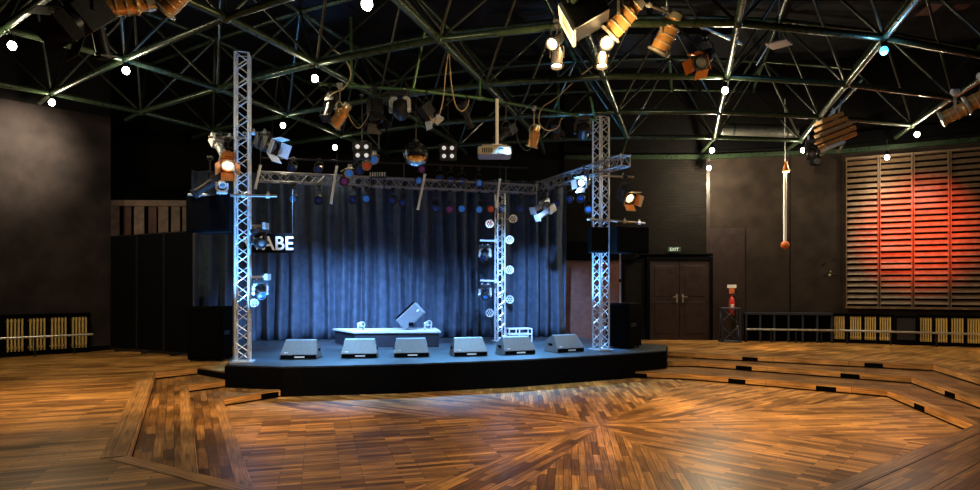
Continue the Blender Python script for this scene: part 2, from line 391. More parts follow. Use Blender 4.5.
def double_door(name, seg, t, w, h, m, handle):
    p, d, n = on_wall(*seg, t)
    root = bpy.data.objects.new(name, None); COL.objects.link(root); root.location = p; root.rotation_euler = (0, 0, math.atan2(d.y, d.x)); struct(root)
    for s in (-1, 1):
        mb = MB(); mb.box((s*w/4, -.03, h/2), (w/2-.012, .05, h-.02))
        for zc, hh in ((h*.28, h*.4), (h*.74, h*.38)): mb.box((s*w/4, -.058, zc), (w/2-.3, .012, hh))
        leaf = mb.build('door_leaf', m, root, bevel=.006)
        if handle:
            mb = MB(); mb.box((s*.09, -.062, 1.28), (.05, .02, .26)); mb.bar((s*.09, -.075, 1.33), (s*.09, -.12, 1.33), .025); mb.bar((s*.09, -.12, 1.33), (s*.23, -.12, 1.33), .025)
            mb.build('door_handle', M['chrome'], leaf)
    mb = MB()
    for s in (-1, 1): mb.box((s*(w/2+.05), -.045, h/2), (.09, .09, h))
    mb.box((0, -.045, h+.05), (w+.2, .09, .1)); mb.build('door_frame', M['black'], root)
double_door('door_1', WD, .80, 1.82, 2.46, M['door'], True)
double_door('door_2', WD, .205, 1.74, 2.46, M['darkwood'], False)
# skirting
def skirt(name, p, q):
    p, q = V((*p, .06)), V((*q, .06)); d = (q-p).normalized(); n = V((d.y, -d.x, 0)); mb = MB(); mb.bar(p+n*.012, q+n*.012, .024, .12); struct(mb.build(name, M['black']))
skirt('baseboard_left', *WF); skirt('baseboard_right', *WR); skirt('baseboard_louvre', *WL)

# exit sign, extinguisher, lattice stand, wall bracket, pendulum
t = thing('exit_sign', 'small lit exit sign above the dark double door', 'sign', (5.639, 19, 2.78), R(-2))
mb = MB(); mb.box((0, .02, 0), (.40, .06, .15)); mb.build('sign_box', M['signgreen'], t, bevel=.006)
text_mesh('sign_lettering', 'EXIT', .13, M['lit_sign'], t, (0, -.014, 0), (PI/2, 0, 0))
t = thing('extinguisher_sign', 'small red and white sign above the fire extinguisher', 'sign', (7.324, 18.78, 1.6), R(-12))
mb = MB(); mb.box((0, 0, .05), (.26, .02, .10)); mb.build('white_panel', M['white'], t)
mb = MB(); mb.box((0, 0, -.09), (.15, .02, .17)); mb.build('red_panel', M['orange'], t)
t = thing('fire_extinguisher', 'red fire extinguisher hung on the dark wall panel', 'fire extinguisher', (7.312, 18.75, 0.783), R(-12))
mb = MB(); mb.lathe((0, 0, 0), (0, 0, 1), [(0, .075), (.02, .085), (.44, .085), (.52, .05), (.55, .03), (.6, .028)], 16); mb.build('cylinder', M['red'], t, True)
mb = MB(); mb.box((0, 0, .62), (.05, .05, .05)); mb.bar((0, 0, .65), (.13, 0, .69), .02); mb.build('valve', M['blackmetal'], t)
mb = MB(); mb.path([(0.02, -.03, .62), (.10, -.05, .62), (.12, -.05, .5), (.105, -.03, .25)], .013, 6); mb.build('hose', M['cable_k'], t, True)
mb = MB(); mb.box((0, -.084, .26), (.09, .008, .14)); mb.build('instruction_label', M['white'], t)

def lattice(root, p, q, w, m_ch, m_lace, rot=0., rc=.024, rl=.011, pitch=None, uprights='upright', lace='lacing', nside=4):
    """box (or triangular) lattice truss from p to q in root's frame"""
    p, q = V(p), V(q); d = (q-p).normalized(); L = (q-p).length
    u = V((0, 0, 1)) if abs(d.z) < .9 else V((0, 1, 0)); s = d.cross(u).normalized(); u = s.cross(d)
    rr = w/math.sqrt(2) if nside == 4 else w/math.sqrt(3)
    cs = []
    for k in range(nside):
        a = rot + 2*PI*(k+.5)/nside; cs.append(s*(rr*math.cos(a))+u*(rr*math.sin(a)))
    for c in cs:
        mb = MB(); mb.tube(p+c, q+c, rc, 8); mb.build(uprights, m_ch, root, True)
    mb = MB(); n = max(2, round(L/(pitch or w)))
    for k in range(nside):
        a, b = cs[k], cs[(k+1) % nside]
        for i in range(n):
            x0, x1 = p+d*(L*i/n), p+d*(L*(i+1)/n)
            if i % 2: mb.tube(x0+a, x1+b, rl, 6)
            else: mb.tube(x0+b, x1+a, rl, 6)
    for i in (0, n):
        for k in range(nside): mb.tube(p+d*(L*i/n)+cs[k], p+d*(L*i/n)+cs[(k+1) % nside], rl, 6)
    mb.build(lace, m_lace, root)

t = thing('lattice_stand', 'short navy lattice stand leaning room under the fire extinguisher', 'stand', (7.13, 18.45, 0), R(-12))
lattice(t, (0, 0, .02), (0, 0, 1.0), .5, M['navy'], M['navy'], rc=.03, rl=.02, pitch=.5)
mb = MB(); mb.box((0, 0, .01), (.6, .6, .02)); mb.build('base_plate', M['navy'], t)
t = thing('wall_bracket', 'black branching hook bracket fixed to the brown wall beside the louvres', 'wall bracket', (10.088, 18.45, 2.284), R(-12))
mb = MB(); mb.box((0, .0, 0), (.06, .03, .75)); mb.bar((0, -.02, .1), (-.24, -.12, .03), .03); mb.bar((0, -.02, .1), (.1, -.12, .22), .03); mb.bar((0, -.02, -.2), (-.16, -.1, -.3), .03); mb.bar((0, -.02, -.2), (.14, -.1, -.28), .03)
mb.build('bracket_arms', M['blackmetal'], t)
mb = MB(); mb.sphere((0, -.05, -.3), .05, 10, 8); mb.sphere((.02, -.05, -.2), .04, 10, 8); mb.build('hook_end', M['chrome'], t, True)
t = thing('hanging_rod', 'long white rod hanging before the wall with an orange ball at its tip', 'hanging rod', (8.279, 17.4, 2.807))
mb = MB(); mb.sphere((0, 0, 0), .115, 16, 10); mb.build('ball', M['orange'], t, True)
mb = MB(); mb.tube((0, 0, .1), (0, 0, 2.2), .045, 10); mb.tube((0, 0, 2.2), (0, 0, 4.1), .008, 6); mb.build('rod', M['white'], t, True)
t = thing('rod_lamp', 'small warm lamp clamped to the top of the white hanging rod', 'lamp', (8.259, 17.3, 4.865))
mb = MB(); mb.lathe((0, 0, -.02), (0, 0, 1), [(0, .11), (.12, .07), (.2, .04), (.28, .035)], 14); mb.build('shade', M['copper'], t, True)
mb = MB(); mb.lathe((0, 0, -.045), (0, 0, 1), [(0, .05), (.02, .09), (.03, .09)], 14); mb.build('lamp_face', M['lit_warm'], t, True)

# ---------------------------------------------------------------- louvred wall
names = ['narrow louvred wall panel nearest the brown wall', 'second louvred wall panel from the brown wall, tinted by red light', 'third louvred wall panel, redly lit across its middle', 'fourth louvred wall panel from the brown wall, half red lit', 'louvred wall panel cut off by the picture edge']
L_X = [(10.472, 18.264), (11.221, 17.889), (11.942, 17.529), (12.695, 17.152), (13.4, 16.8), (14.148, 16.426)]
wd = V((6.6, -3.3, 0)).normalized(); wn = V((wd.y, -wd.x, 0))
z0L, z1L = 1.04, 5.36
for k in range(5):
    a = V((*L_X[k], 0)); b = V((*L_X[k+1], 0)); w = (b-a).length-.014
    t = thing('louvre_panel', names[k], 'wall panel', a+wn*.03, math.atan2(wd.y, wd.x), 'louvred panels on the wall above the radiators')
    mb = MB(); mb.box((w/2, .0, (z0L+z1L)/2), (w, .02, z1L-z0L)); mb.build('backing', M['blackcloth'], t)
    mb = MB()
    for x in (.018, w-.018): mb.box((x, -.10, (z0L+z1L)/2), (.022, .12, z1L-z0L))
    mb.box((w/2, -.11, z1L), (w, .22, .06)); mb.box((w/2, -.11, z0L), (w, .22, .06)); mb.build('panel_frame', M['slat'], t)
    mb = MB(); n = 25
    for i in range(n):
        z = z0L+.07+(z1L-z0L-.12)*(i+.5)/n
        sk = .05 if (k == 1 and i in (6, 9)) else 0
        c, s_ = math.cos(R(-33)), math.sin(R(-33))
        mb.box((w/2, -.11-sk, z), (w-.05, .018, .128), (V((1, 0, 0)), V((0, c, s_)), V((0, -s_, c))))
    mb.build('slats', M['slat'], t)

# ---------------------------------------------------------------- radiators, cases, rails
def radiator(label, p, d, n, bays, w, h, z=.09, nf=5, group='cream finned radiators along the walls'):
    t = thing('radiator', label, 'radiator', p, math.atan2(d.y, d.x), group)
    bw = w/bays
    mb = MB(); mb.box((w/2, .17, h/2), (w, .03, h)); mb.box((w/2, .09, h), (w+.04, .2, .05)); mb.box((w/2, .09, .03), (w, .2, .05))
    for k in range(bays+1): mb.box((k*bw, .09, h/2), (.05, .16, h))
    mb.build('casing', M['black'], t)
    for k in range(bays):
        mb = MB()
        for i in range(nf):
            x = k*bw+bw*(.10+.80*(i+.5)/nf); mb.box((x, .06, h*.5+.02), (bw*.085, .08, h*.80))
        mb.box((k*bw+bw/2, .125, h*.86), (bw*.8, .04, .05)); mb.box((k*bw+bw/2, .125, h*.2), (bw*.8, .04, .05))
        mb.build('radiator_fins', M['fin'], t, bevel=.008)
    return t
p0 = V((*(-11.343, 14.411), 0)); p1 = V((*(-10.158, 15.647), 0)); d = (p1-p0).normalized(); n = V((d.y, -d.x, 0)); w = (p1-p0).length
radiator('cream finned radiator in a black casing against the brown wall beside the folding screen', p0+n*.22, d, n, 4, w, .96)
q0 = p0-d*2.2
radiator('cream finned radiator nearest the picture edge beside its long neighbour', q0+n*.22, d, n, 4, 2.16, .96)
def rail(label, a, b, z, posts, m='white'):
    t = thing('handrail', label, 'handrail', a); a, b = V(a), V(b); mb = MB(); mb.tube((0, 0, z), b-a+V((0, 0, z)), .028, 10); mb.build('rail', M['steelpipe'], t, True)
    for k in range(posts):
        x = (b-a)*((k+.5)/posts); mb = MB(); mb.bar(x, x+V((0, 0, z)), .03); mb.build('post', M['blackmetal'], t)
rail('pale handrail in front of the cream radiators on the brown wall by the screen', p0+n*.5-d*2.2, p1+n*.5, .46, 5)
RX = [((*(10.529, 18.235), 0), (*(11.507, 17.747), 0), 3, 'cream finned radiator under the first louvred panels with three bays'), ((*(12.039, 17.481), 0), (*(13.312, 16.844), 0), 4, 'cream finned radiator under the louvres past the black gap'), ((*(13.332, 16.834), 0), (*(14.258, 16.371), 0), 3, 'cream finned radiator at the picture edge under the last louvres')]
a, b = V((*(10.074, 18.371), 0)), V((*(10.443, 18.291), 0)); wrn = V((-.212, -.977, 0)); radiator('single bay cream radiator in the corner beside the empty navy frame', a+wrn*.24, (b-a).normalized(), wrn, 1, (b-a).length, .84)
for a, b, k, lab in RX:
    a, b = V(a), V(b); radiator(lab, a+wn*.24, (b-a).normalized(), wn, k, (b-a).length, .84)
a, b = V((*(11.518, 17.741), 0)), V((*(12.029, 17.486), 0))
t = thing('black_case', 'black box filling the gap between two radiators under the louvres', 'case', a+wn*.3, math.atan2(wd.y, wd.x)); w = (b-a).length
mb = MB(); mb.box((w/2, .12, .42), (w-.02, .26, .84)); mb.build('case_body', M['black'], t, bevel=.01)
mb = MB(); mb.box((w/2, -.02, .45), (w-.15, .02, .6)); mb.build('case_front', M['blackmetal'], t)
# low empty frame in front of the brown wall
a, b = V((*(7.707, 18.886), 0)), V((*(10.048, 18.377), 0)); d2 = (b-a).normalized(); n2 = V((d2.y, -d2.x, 0)); w = (b-a).length
t = thing('bench_frame', 'long empty navy frame standing along the brown wall before the radiators', 'frame', a+n2*.30, math.atan2(d2.y, d2.x))
mb = MB(); mb.box((w/2, .08, .84), (w, .34, .06)); mb.build('top_board', M['navy'], t)
for k in range(7):
    x = .03+(w-.06)*k/6; mb = MB(); mb.box((x, -.05, .405), (.05, .05, .81)); mb.build('leg', M['navy'], t)
mb = MB(); mb.box((w/2, .2, .4), (w, .03, .78)); mb.build('back_panel', M['black'], t)
t = thing('handrail', 'long pale handrail before the navy frame and louvred wall radiators', 'handrail', (0, 0, 0))
pts = [a+n2*.52+V((0, 0, .38)), V((*(10.484, 18.258), .38))+wn*.55, V((*(14.258, 16.371), .38))+wn*.55]
mb = MB(); mb.path(pts, .028, 10); mb.build('rail', M['steelpipe'], t)
for k in range(9):
    f_ = k/8*1.999; i = int(f_); x = pts[i].lerp(pts[i+1], f_-i); mb = MB(); mb.bar((x.x, x.y, 0), x, .03); mb.build('post', M['blackmetal'], t)

# ---------------------------------------------------------------- folding screen and slatted gallery behind it
SCR = [(-9.806, 16), (-8.838, 15.5), (-7.891, 14.985), (-6.947, 14.503)]
lab = ['black folding screen panel against the brown wall end', 'middle black folding screen panel', 'black folding screen panel beside the tall black loudspeaker']
for k in range(3):
    a, b = V((*SCR[k], 0)), V((*SCR[k+1], 0)); d = (b-a).normalized(); w = (b-a).length
    t = thing('screen_panel', lab[k], 'folding screen', a, math.atan2(d.y, d.x), 'black folding screen panels')
    mb = MB(); mb.box((w/2, .03, 1.5), (w-.05, .04, 2.84)); mb.build('panel_cloth', M['blackcloth'], t)
    mb = MB()
    for x in (.015, w-.015): mb.box((x, .03, 1.49), (.028, .06, 2.9))
    for z in (.06, 2.93): mb.box((w/2, .03, z), (w, .05, .03))
    mb.build('panel_frame', M['blackmetal'], t)
    mb = MB(); mb.box((w*.5, -.02, .025), (.06, .36, .04)); mb.build('foot', M['blackmetal'], t)
t = thing('slatted_gallery', 'row of pale upright boards showing above the black folding screen', 'gallery boards', (0, 0, 0))
ga, gb = V((-10.355, 16.85, 3.448)), V((-8.315, 17.3, 3.497)); d = (gb-ga).normalized(); w = (gb-ga).length; n = V((d.y, -d.x, 0))
for fx, ww, m in ((.07,.17,'palewood'),(.22,.15,'darkwood'),(.36,.2,'palewood'),(.52,.16,'darkwood'),(.65,.2,'palewood'),(.80,.18,'palewood'),(.93,.16,'palewood')):
    p = ga+d*(w*fx); mb = MB(); mb.box((p.x, p.y, 3.40), (ww*1.25, .05, 1.0), (d, n, V((0, 0, 1)))); mb.build('board', M[m], t)
p = ga+d*w/2; mb = MB(); mb.box((p.x, p.y+.0, 3.93), (w, .12, .16), (d, n, V((0, 0, 1)))); mb.build('top_rail', M['palewood'], t)
mb = MB(); mb.box((p.x, p.y+.12, 3.1), (w, .03, 2.6), (d, n, V((0, 0, 1)))); mb.build('backing', M['black'], t)
for x in (0., 1.):
    p = ga+d*(w*x); mb = MB(); mb.bar((p.x, p.y+.12, 0), (p.x, p.y+.12, 3.9), .1); mb.build('post', M['black'], t)

# ---------------------------------------------------------------- stage
ST = .16
mb = MB(); mb.prism([(-4.95,11.62),(-3.8,11.34),(-1.7,11.72),(.6,12.46),(2.85,13.55),(4.05,14.3),(4.45,15.6),(3.5,16.8),(2.4,18.6),(-7.0,17.2),(-5.55,13.4),(-5.1,12.2)], FZ, ST)
stage = thing('stage', 'low black stage with a blue lit floor in front of the curtain', 'stage')
mb.build('stage_platform', M['stagefloor'], stage, tri=True)
fr = [(-7.0,17.2),(-5.55,13.4),(-5.1,12.2),(-4.95,11.62),(-3.8,11.34),(-1.7,11.72),(.6,12.46),(2.85,13.55),(4.05,14.3),(4.45,15.6)]
mb = MB(); rows = [[], []]
for a, b in zip(fr, fr[1:]):
    a, b = V((*a, 0)), V((*b, 0)); d = (b-a).normalized(); n = V((d.y, -d.x, 0)); mb.bar((a+b)/2-(b-a)/2+n*.012+V((0, 0, (FZ+ST)/2-.012)), b+n*.012+V((0, 0, (FZ+ST)/2-.012)), .02, ST-FZ-.03)
mb.bar((-5.84,12.41,(FZ-.02)/2), (-4.95,11.70,(FZ-.02)/2), .03, -FZ-.02)
mb.build('stage_skirt', M['blackcloth'], stage)

# curtain in five drapes
CP = [(-7.979, 16.6), (-6.416, 17), (-4.49, 17.4), (-2.29, 17.75), (0.058, 18.1), (2.279, 18.35)]
cl = ['narrow dark blue stage drape behind the tall lattice tower', 'dark blue stage drape behind the hanging banner', 'dark blue stage drape behind the speaker riser', 'dark blue stage drape in the middle behind the slim lattice tower', 'dark blue stage drape ending at the brown double door']
for k in range(5):
    a, b = V((*CP[k], 0)), V((*CP[k+1], 0)); d = (b-a).normalized(); n = V((d.y, -d.x, 0)); w = (b-a).length
    N = int(w/.028); rows = []
    ph = random.random()*6; f1 = random.uniform(15, 18)
    for iz in range(15):
        zb_ = .012 if k == 0 else ST+.012; z = zb_+(4.75-zb_)*iz/14; row = []
        for i in range(N+1):
            x = w*i/N; xx = x+.02*math.sin(z*1.3+x*2)
            fold = .115*math.sin(f1*xx+ph+1.1*math.sin(xx*4.1+ph)) + .018*math.sin(xx*33+ph*2+.6*z) + .04*math.sin(xx*5.3+ph)
            fl = 1.25-.35*iz/14; row.append(a+d*x+n*(fold*fl)+V((0, 0, z)))
        rows.append(row)
    mb = MB(); mb.quad_grid(rows); o = mb.build('stage_curtain', M['curtain'], None, True); tag(o, cl[k], 'curtain', 'stage drapes along the back of the stage')
    mo = o.modifiers.new('solid', 'SOLIDIFY'); mo.thickness = .008
# banner with letters
t = thing('banner', 'black banner with white capital letters hanging before the curtain', 'banner', (-4.848, 13.6, 2.587), R(6))
mb = MB(); mb.box((0, .01, .0), (1.06, .012, .43)); mb.build('banner_cloth', M['blackcloth'], t)
lt = text_mesh('banner_lettering', 'WABE', .42, M['white'], t, (-.01, -.003, -.02), (PI/2, 0, R(0)), bold=.006); lt.scale = (.92, 1, 1)
for s in (-.5, .5): mb = MB(); mb.tube((s, .01, .2), (s, .01, 1.2), .003, 5); mb.build('hanging_line', M['cable_k'], t)

# towers
def tower(label, loc, z1, w, rz, rot=0., nside=4):
    t = thing('lattice_tower', label, 'lattice tower', loc, rz, 'aluminium lattice towers on the stage')
    mb = MB(); mb.box((0, 0, .012), (w+.16, w+.16, .024)); mb.build('base_plate', M['alu'], t, bevel=.004)
    lattice(t, (0, 0, .024), (0, 0, z1-loc[2]), w, M['alu'], M['alu'], rot, .021, .0105, w*.75, nside=nside)
    return t
TL = (-4.81, 12.06, ST); TB = (.27, 16.85, ST); TR = (2.575, 14.4, ST)
tower('tallest bright lattice tower at the front corner of the stage by the banner', TL, 6.15, .245, R(12))
tower('slim lattice tower at the back of the stage against the curtain', TB, 4.16, .205, R(20))
tower('lattice tower at the stage front beside the brown double door', TR, 5.55, .26, R(28))
# horizontal trusses
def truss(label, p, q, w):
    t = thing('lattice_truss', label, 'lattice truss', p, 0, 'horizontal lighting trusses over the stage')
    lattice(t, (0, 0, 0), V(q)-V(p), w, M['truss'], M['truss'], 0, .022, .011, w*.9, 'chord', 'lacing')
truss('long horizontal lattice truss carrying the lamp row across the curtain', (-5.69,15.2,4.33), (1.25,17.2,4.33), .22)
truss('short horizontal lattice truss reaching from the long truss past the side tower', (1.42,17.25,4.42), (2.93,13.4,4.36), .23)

# ---------------------------------------------------------------- loudspeakers
def wedge_mesh(w=.74, sc=1.):
    prof = [(-.27, 0), (-.27, .10), (-.055, .37), (.02, .39), (.25, .24), (.27, .0)]   # y, z with the sloped back toward the hall
    root_parts = []
    mb = MB(); o = 0
    rows = []
    for s in (-1, 1):
        rows.append([V((s*(w/2-(z*.16 if z > .1 else 0)), y, z)) for y, z in prof])
    n = len(prof); mb.v = rows[0]+rows[1]
    for k in range(n): mb.face([k, (k+1) % n, n+(k+1) % n, n+k])
    mb.face(list(range(n))[::-1]); mb.face([n+k for k in range(n)])
    return mb
def monitor(label, loc, rz):
    t = thing('wedge_monitor', label, 'stage monitor', loc, rz, 'grey wedge monitors along the stage front')
    wedge_mesh().build('cabinet', M['wedge'], t, bevel=.012)
    mb = MB(); mb.box((0, -.272, .052), (.70, .012, .075)); mb.build('rear_panel', M['grille'], t)
    mb = MB(); mb.box((.02, -.281, .05), (.20, .008, .030)); mb.build('connector_plate', M['white'], t)
    mb = MB(); mb.box((-.25, -.249, .135), (.07, .012, .02)); mb.build('badge', M['white'], t)
    mb = MB(); mb.box((0, .145, .318), (.58, .012, .22), (V((1, 0, 0)), V((0, .55, .835)), V((0, -.835, .55)))); mb.build('grille', M['grille'], t)
    for s in (-1, 1): mb = MB(); mb.box((s*.345, 0.03, .17), (.035, .14, .05)); mb.build('handle', M['black'], t)
    return t
wl_ = [(-3.876, 12.75, 'grey wedge monitor first in the row beside the tallest lattice tower'), (-2.715, 12.95, 'grey wedge monitor second from the tallest tower, before the white topped riser'),  # x taken from image pixel columns at a chosen depth
       (-1.672, 13.12, 'grey wedge monitor third in the row, below the tilted speaker'), (-0.472, 13.3, 'grey wedge monitor fourth in the row, before the dark curtain gap'),
       (0.548, 13.6, 'grey wedge monitor fifth in the row, in front of the slim tower'), (1.683, 14.1, 'grey wedge monitor last in the row beside the brown door tower')]
m0 = None
for (x, Y, lb), rz in zip(wl_, (4, 8, 10, 14, 22, 28)):
    loc = (x, Y, ST)
    if m0 is None: m0 = monitor(lb, loc, R(rz))
    else: copy_tree(m0, loc, lb, R(rz))
def subwoofer(label, loc, rz, w, dp, h):
    t = thing('subwoofer', label, 'loudspeaker', loc, rz, 'black subwoofers flanking the stage')
    mb = MB(); mb.box((0, dp/2, h/2+.02), (w, dp, h-.04)); mb.build('cabinet', M['black'], t, bevel=.015)
    mb = MB(); mb.box((0, -.012, h/2+.02), (w-.08, .02, h-.12)); mb.build('grille', M['grille'], t, bevel=.006)
    for s in (-1, 1):
        mb = MB(); mb.box((s*(w/2+.002), dp*.35, h*.52), (.012, .24, .09)); mb.build('handle', M['blackmetal'], t, bevel=.005)
        for y in (.06, dp-.06): mb = MB(); mb.lathe((s*(w/2-.07), y, 0), (0, 0, 1), [(0, .03), (.04, .025)], 8); mb.build('foot', M['cable_k'], t)
    mb = MB(); mb.lathe((0, dp/2, h), (0, 0, 1), [(0, .04), (.012, .035)], 10); mb.build('pole_socket', M['blackmetal'], t)
    return t
subwoofer('tall black subwoofer on the deck beside the folding screen', (-6.20, 13.5, 0), R(-2), .80, .45, 1.2)
subwoofer('black subwoofer on the stage beside the brown door tower', (3.02, 14.75, ST), R(-40), .62, .66, 1.08)
t = thing('speaker_pole', 'thin grey pole standing on the subwoofer by the brown door', 'pole', (3.16, 15.05, 1.24))
mb = MB(); mb.tube((0, 0, .0), (0, 0, 1.35), .018, 8); mb.build('tube', M['alu'], t, True)
mb = MB(); mb.lathe((0, 0, .5), (0, 0, 1), [(0, .028), (.08, .028)], 8); mb.build('clamp', M['black'], t)
def pa(label, loc, rz, w, dp, h):
    t = thing('hanging_speaker', label, 'loudspeaker', loc, rz, 'black loudspeakers hung from the tower pipes')
    mb = MB(); rows = []
    pl = [(-w/2, -dp/2), (w/2, -dp/2), (w*.36, dp/2), (-w*.36, dp/2)]; mb.prism(pl, -h/2, h/2); mb.uv = [None]*len(mb.f)
    mb.build('cabinet', M['black'], t, bevel=.015)
    mb = MB(); mb.box((0, -dp/2-.01, 0), (w-.06, .02, h-.06)); mb.build('grille', M['grille'], t, bevel=.006)
    for s in (-1, 1): mb = MB(); mb.bar((s*w*.3, 0, h/2), (s*w*.3, 0, h/2+.14), .03, .012); mb.build('hanging_bracket', M['blackmetal'], t)
    return t
pa('wide black speaker hung from the pipe beside the tallest tower', (-5.36, 12.1, 3.03), R(-10), .92, .5, .72)
pa('small black speaker hung at the front of the brown door tower', (2.42, 14.02, 2.68), R(12), .40, .4, .56)
pa('wide black speaker hung on the pipe above the brown door', (3.19, 14.4, 2.70), R(18), .84, .5, .60)
def cross_pipe(label, p, q, clamps):
    t = thing('cross_pipe', label, 'pipe', p); d = V(q)-V(p); mb = MB(); mb.tube((0, 0, 0), d, .026, 10); mb.build('tube', M['steelpipe'], t, True)
    for f_ in clamps:
        mb = MB(); c = d*f_; mb.lathe(c-d.normalized()*.03, d, [(0, .045), (.06, .045)], 10); mb.bar(c, c+V((0, 0, .08)), .03); mb.build('clamp', M['alu'], t)
cross_pipe('pale horizontal pipe crossing the tallest tower', (-5.772, 11.85, 3.387), (-4.071, 11.85, 3.358), (.12, .38, .62, .9))
cross_pipe('pale horizontal pipe crossing the brown door tower', (2.214, 14.15, 3.175), (3.538, 14.15, 3.083), (.1, .35, .65, .9))

# riser, tilted speaker and stage bits
t = thing('stage_riser', 'low black riser with a white top in the middle of the stage', 'stage riser')
RP = [(-3.3,15.1),(-1.25,15.2),(-1.5,16.5),(-4.05,16.2)]
mb = MB(); mb.prism(RP, ST+.005, .50); mb.build('skirt', M['navy'], t)
mb = MB(); mb.prism([(-3.34,15.06),(-1.2,15.16),(-1.45,16.55),(-4.12,16.23)], .50, .54); mb.uv = [None]*len(mb.f); mb.build('top_board', M['whitetop'], t)
t = thing('tilted_speaker', 'grey speaker cabinet tipped on its edge on the white riser', 'loudspeaker', (-2.03, 15.75, .545))
ax = V((math.cos(R(43)), 0, math.sin(R(43)))); az = V((-ax.z, 0, ax.x)); ay = V((0, 1, 0))
ca = V((.02, .0, .335))
mb = MB(); mb.box(ca, (.66, .34, .36), (ax, ay, az)); mb.build('cabinet', M['wedge'], t, bevel=.02)
mb = MB(); mb.box(ca+az*.20, (.62, .32, .05), (ax, ay, az)); mb.build('grille', M['grille'], t, bevel=.01)
mb = MB(); mb.box((.05, -.178, .14), (.12, .02, .10)); mb.build('connector_panel', M['black'], t)
mb = MB(); mb.box(ca+ax*.25-ay*.175-az*.02, (.07, .012, .035), (ax, ay, az)); mb.build('badge', M['white'], t)
t = thing('equipment_crate', 'small open white framed crate standing by the curtain', 'crate', (.78, 16.75, ST), R(12))
for x in (-.31, -.03, .31):
    for y in (-.18, .18): mb = MB(); mb.box((x, y, .18), (.03, .03, .36)); mb.build('post', M['white'], t)
mb = MB()
for z in (.015, .20, .345):
    for y in (-.18, .18): mb.box((0, y, z), (.64, .028, .028))
    for x in (-.31, .31): mb.box((x, 0, z), (.028, .36, .028))
mb.build('rails', M['white'], t)
mb = MB(); mb.box((-.05, 0, .1), (.44, .3, .14)); mb.build('inner_box', M['blackmetal'], t)

# ---------------------------------------------------------------- lamps
def perp(aim):
    aim = V(aim).normalized(); up = V((0, 0, 1))
    side = aim.cross(up)
    if side.length < .2: side = V((1, 0, 0)) - aim*aim.x
    side.normalize(); return aim, side, side.cross(aim)
def yoke_clamp(t, c, side, rw, drop, m, s, hook=True):
    """flat U bracket from the body's pivots up to the clamp at the Empty"""
    top = V((0, 0, -.05*s)); mb = MB()
    a = c+side*rw; b = c-side*rw; h = V((0, 0, max(.12*s, min(.26*s, drop*.7))))
    if (c+h).z > top.z: h = V((0, 0, max(.02, top.z-c.z)))
    pts = [a, a+h*.7, a*.5+(c)*.5+h, b*.5+c*.5+h, b+h*.7, b]
    for p, q in zip(pts, pts[1:]): mb.bar(p, q, .03*s, .008*s, side)
    mb.bar(c+h, top, .022*s)
    mb.build('yoke', m, t)
    mb = MB(); mb.box((0, 0, -.03*s), (.06*s, .05*s, .06*s)); mb.lathe((-.05*s, 0, 0), (1, 0, 0), [(0, .042*s), (.1*s, .042*s)], 10); mb.tube((0, 0, -.03*s), (0, -.06*s, -.06*s), .008*s, 6)
    mb.build('clamp', M['alu'] if m is not M['blackmetal'] else M['blackmetal'], t)
def base(name, label, cat, c, drop, group):
    c = V(c); t = thing(name, label, cat, c+V((0, 0, drop)), 0, group); return t, V((0, 0, -drop))
def par(label, c, aim, drop=.3, s=1., can='blackmetal', lens='glass', group=None, yoke=None, rings=False, doors=None):
    t, b = base('can_spotlight', label, 'stage lamp', c, drop, group); aim, side, up = perp(aim)
    mb = MB()
    mb.lathe(b, aim, [(-.27*s, .02*s), (-.265*s, .055*s), (-.20*s, .075*s), (-.14*s, .08*s), (-.12*s, .10*s), (.0, .105*s), (.16*s, .105*s), (.165*s, .125*s), (.185*s, .125*s), (.185*s, .10*s), (.13*s, .098*s)], 18)
    mb.build('can', M[can], t, True)
    if rings:
        mb = MB()
        for x in (-.12, -.03, .06, .15): mb.lathe(b+aim*x*s, aim, [(0, .106*s), (.004*s, .113*s), (.014*s, .113*s), (.018*s, .106*s)], 18)
        mb.lathe(b+aim*.16*s, aim, [(0, .105*s), (.005*s, .135*s), (.03*s, .135*s), (.03*s, .11*s)], 18)
        mb.lathe(b-aim*.29*s, aim, [(0, .03*s), (.02*s, .07*s), (.09*s, .088*s), (.1*s, .07*s)], 18)
        mb.build('rim', M['chrome'], t, True)
    mb = MB(); mb.lathe(b, aim, [(.128*s, .098*s), (.145*s, .07*s), (.152*s, .02*s)], 16); mb.build('lens', M[lens], t, True)
    yoke_clamp(t, b, side, .125*s, drop, M[yoke or can] if (yoke or can) != 'brass' else M['chrome'], s)
    if doors:
        for sd, ud in ((1, 0), (-1, 0), (0, 1), (0, -1)):
            e = side*sd+up*ud; f_ = up if sd else side
            mb = MB(); mb.box(b+aim*.25*s+e*.16*s, (.17*s, .008*s, .2*s), ((aim+e*.5).normalized(), (e-aim*.5).normalized(), f_)); mb.build('barn_door', M[doors], t)
    return t
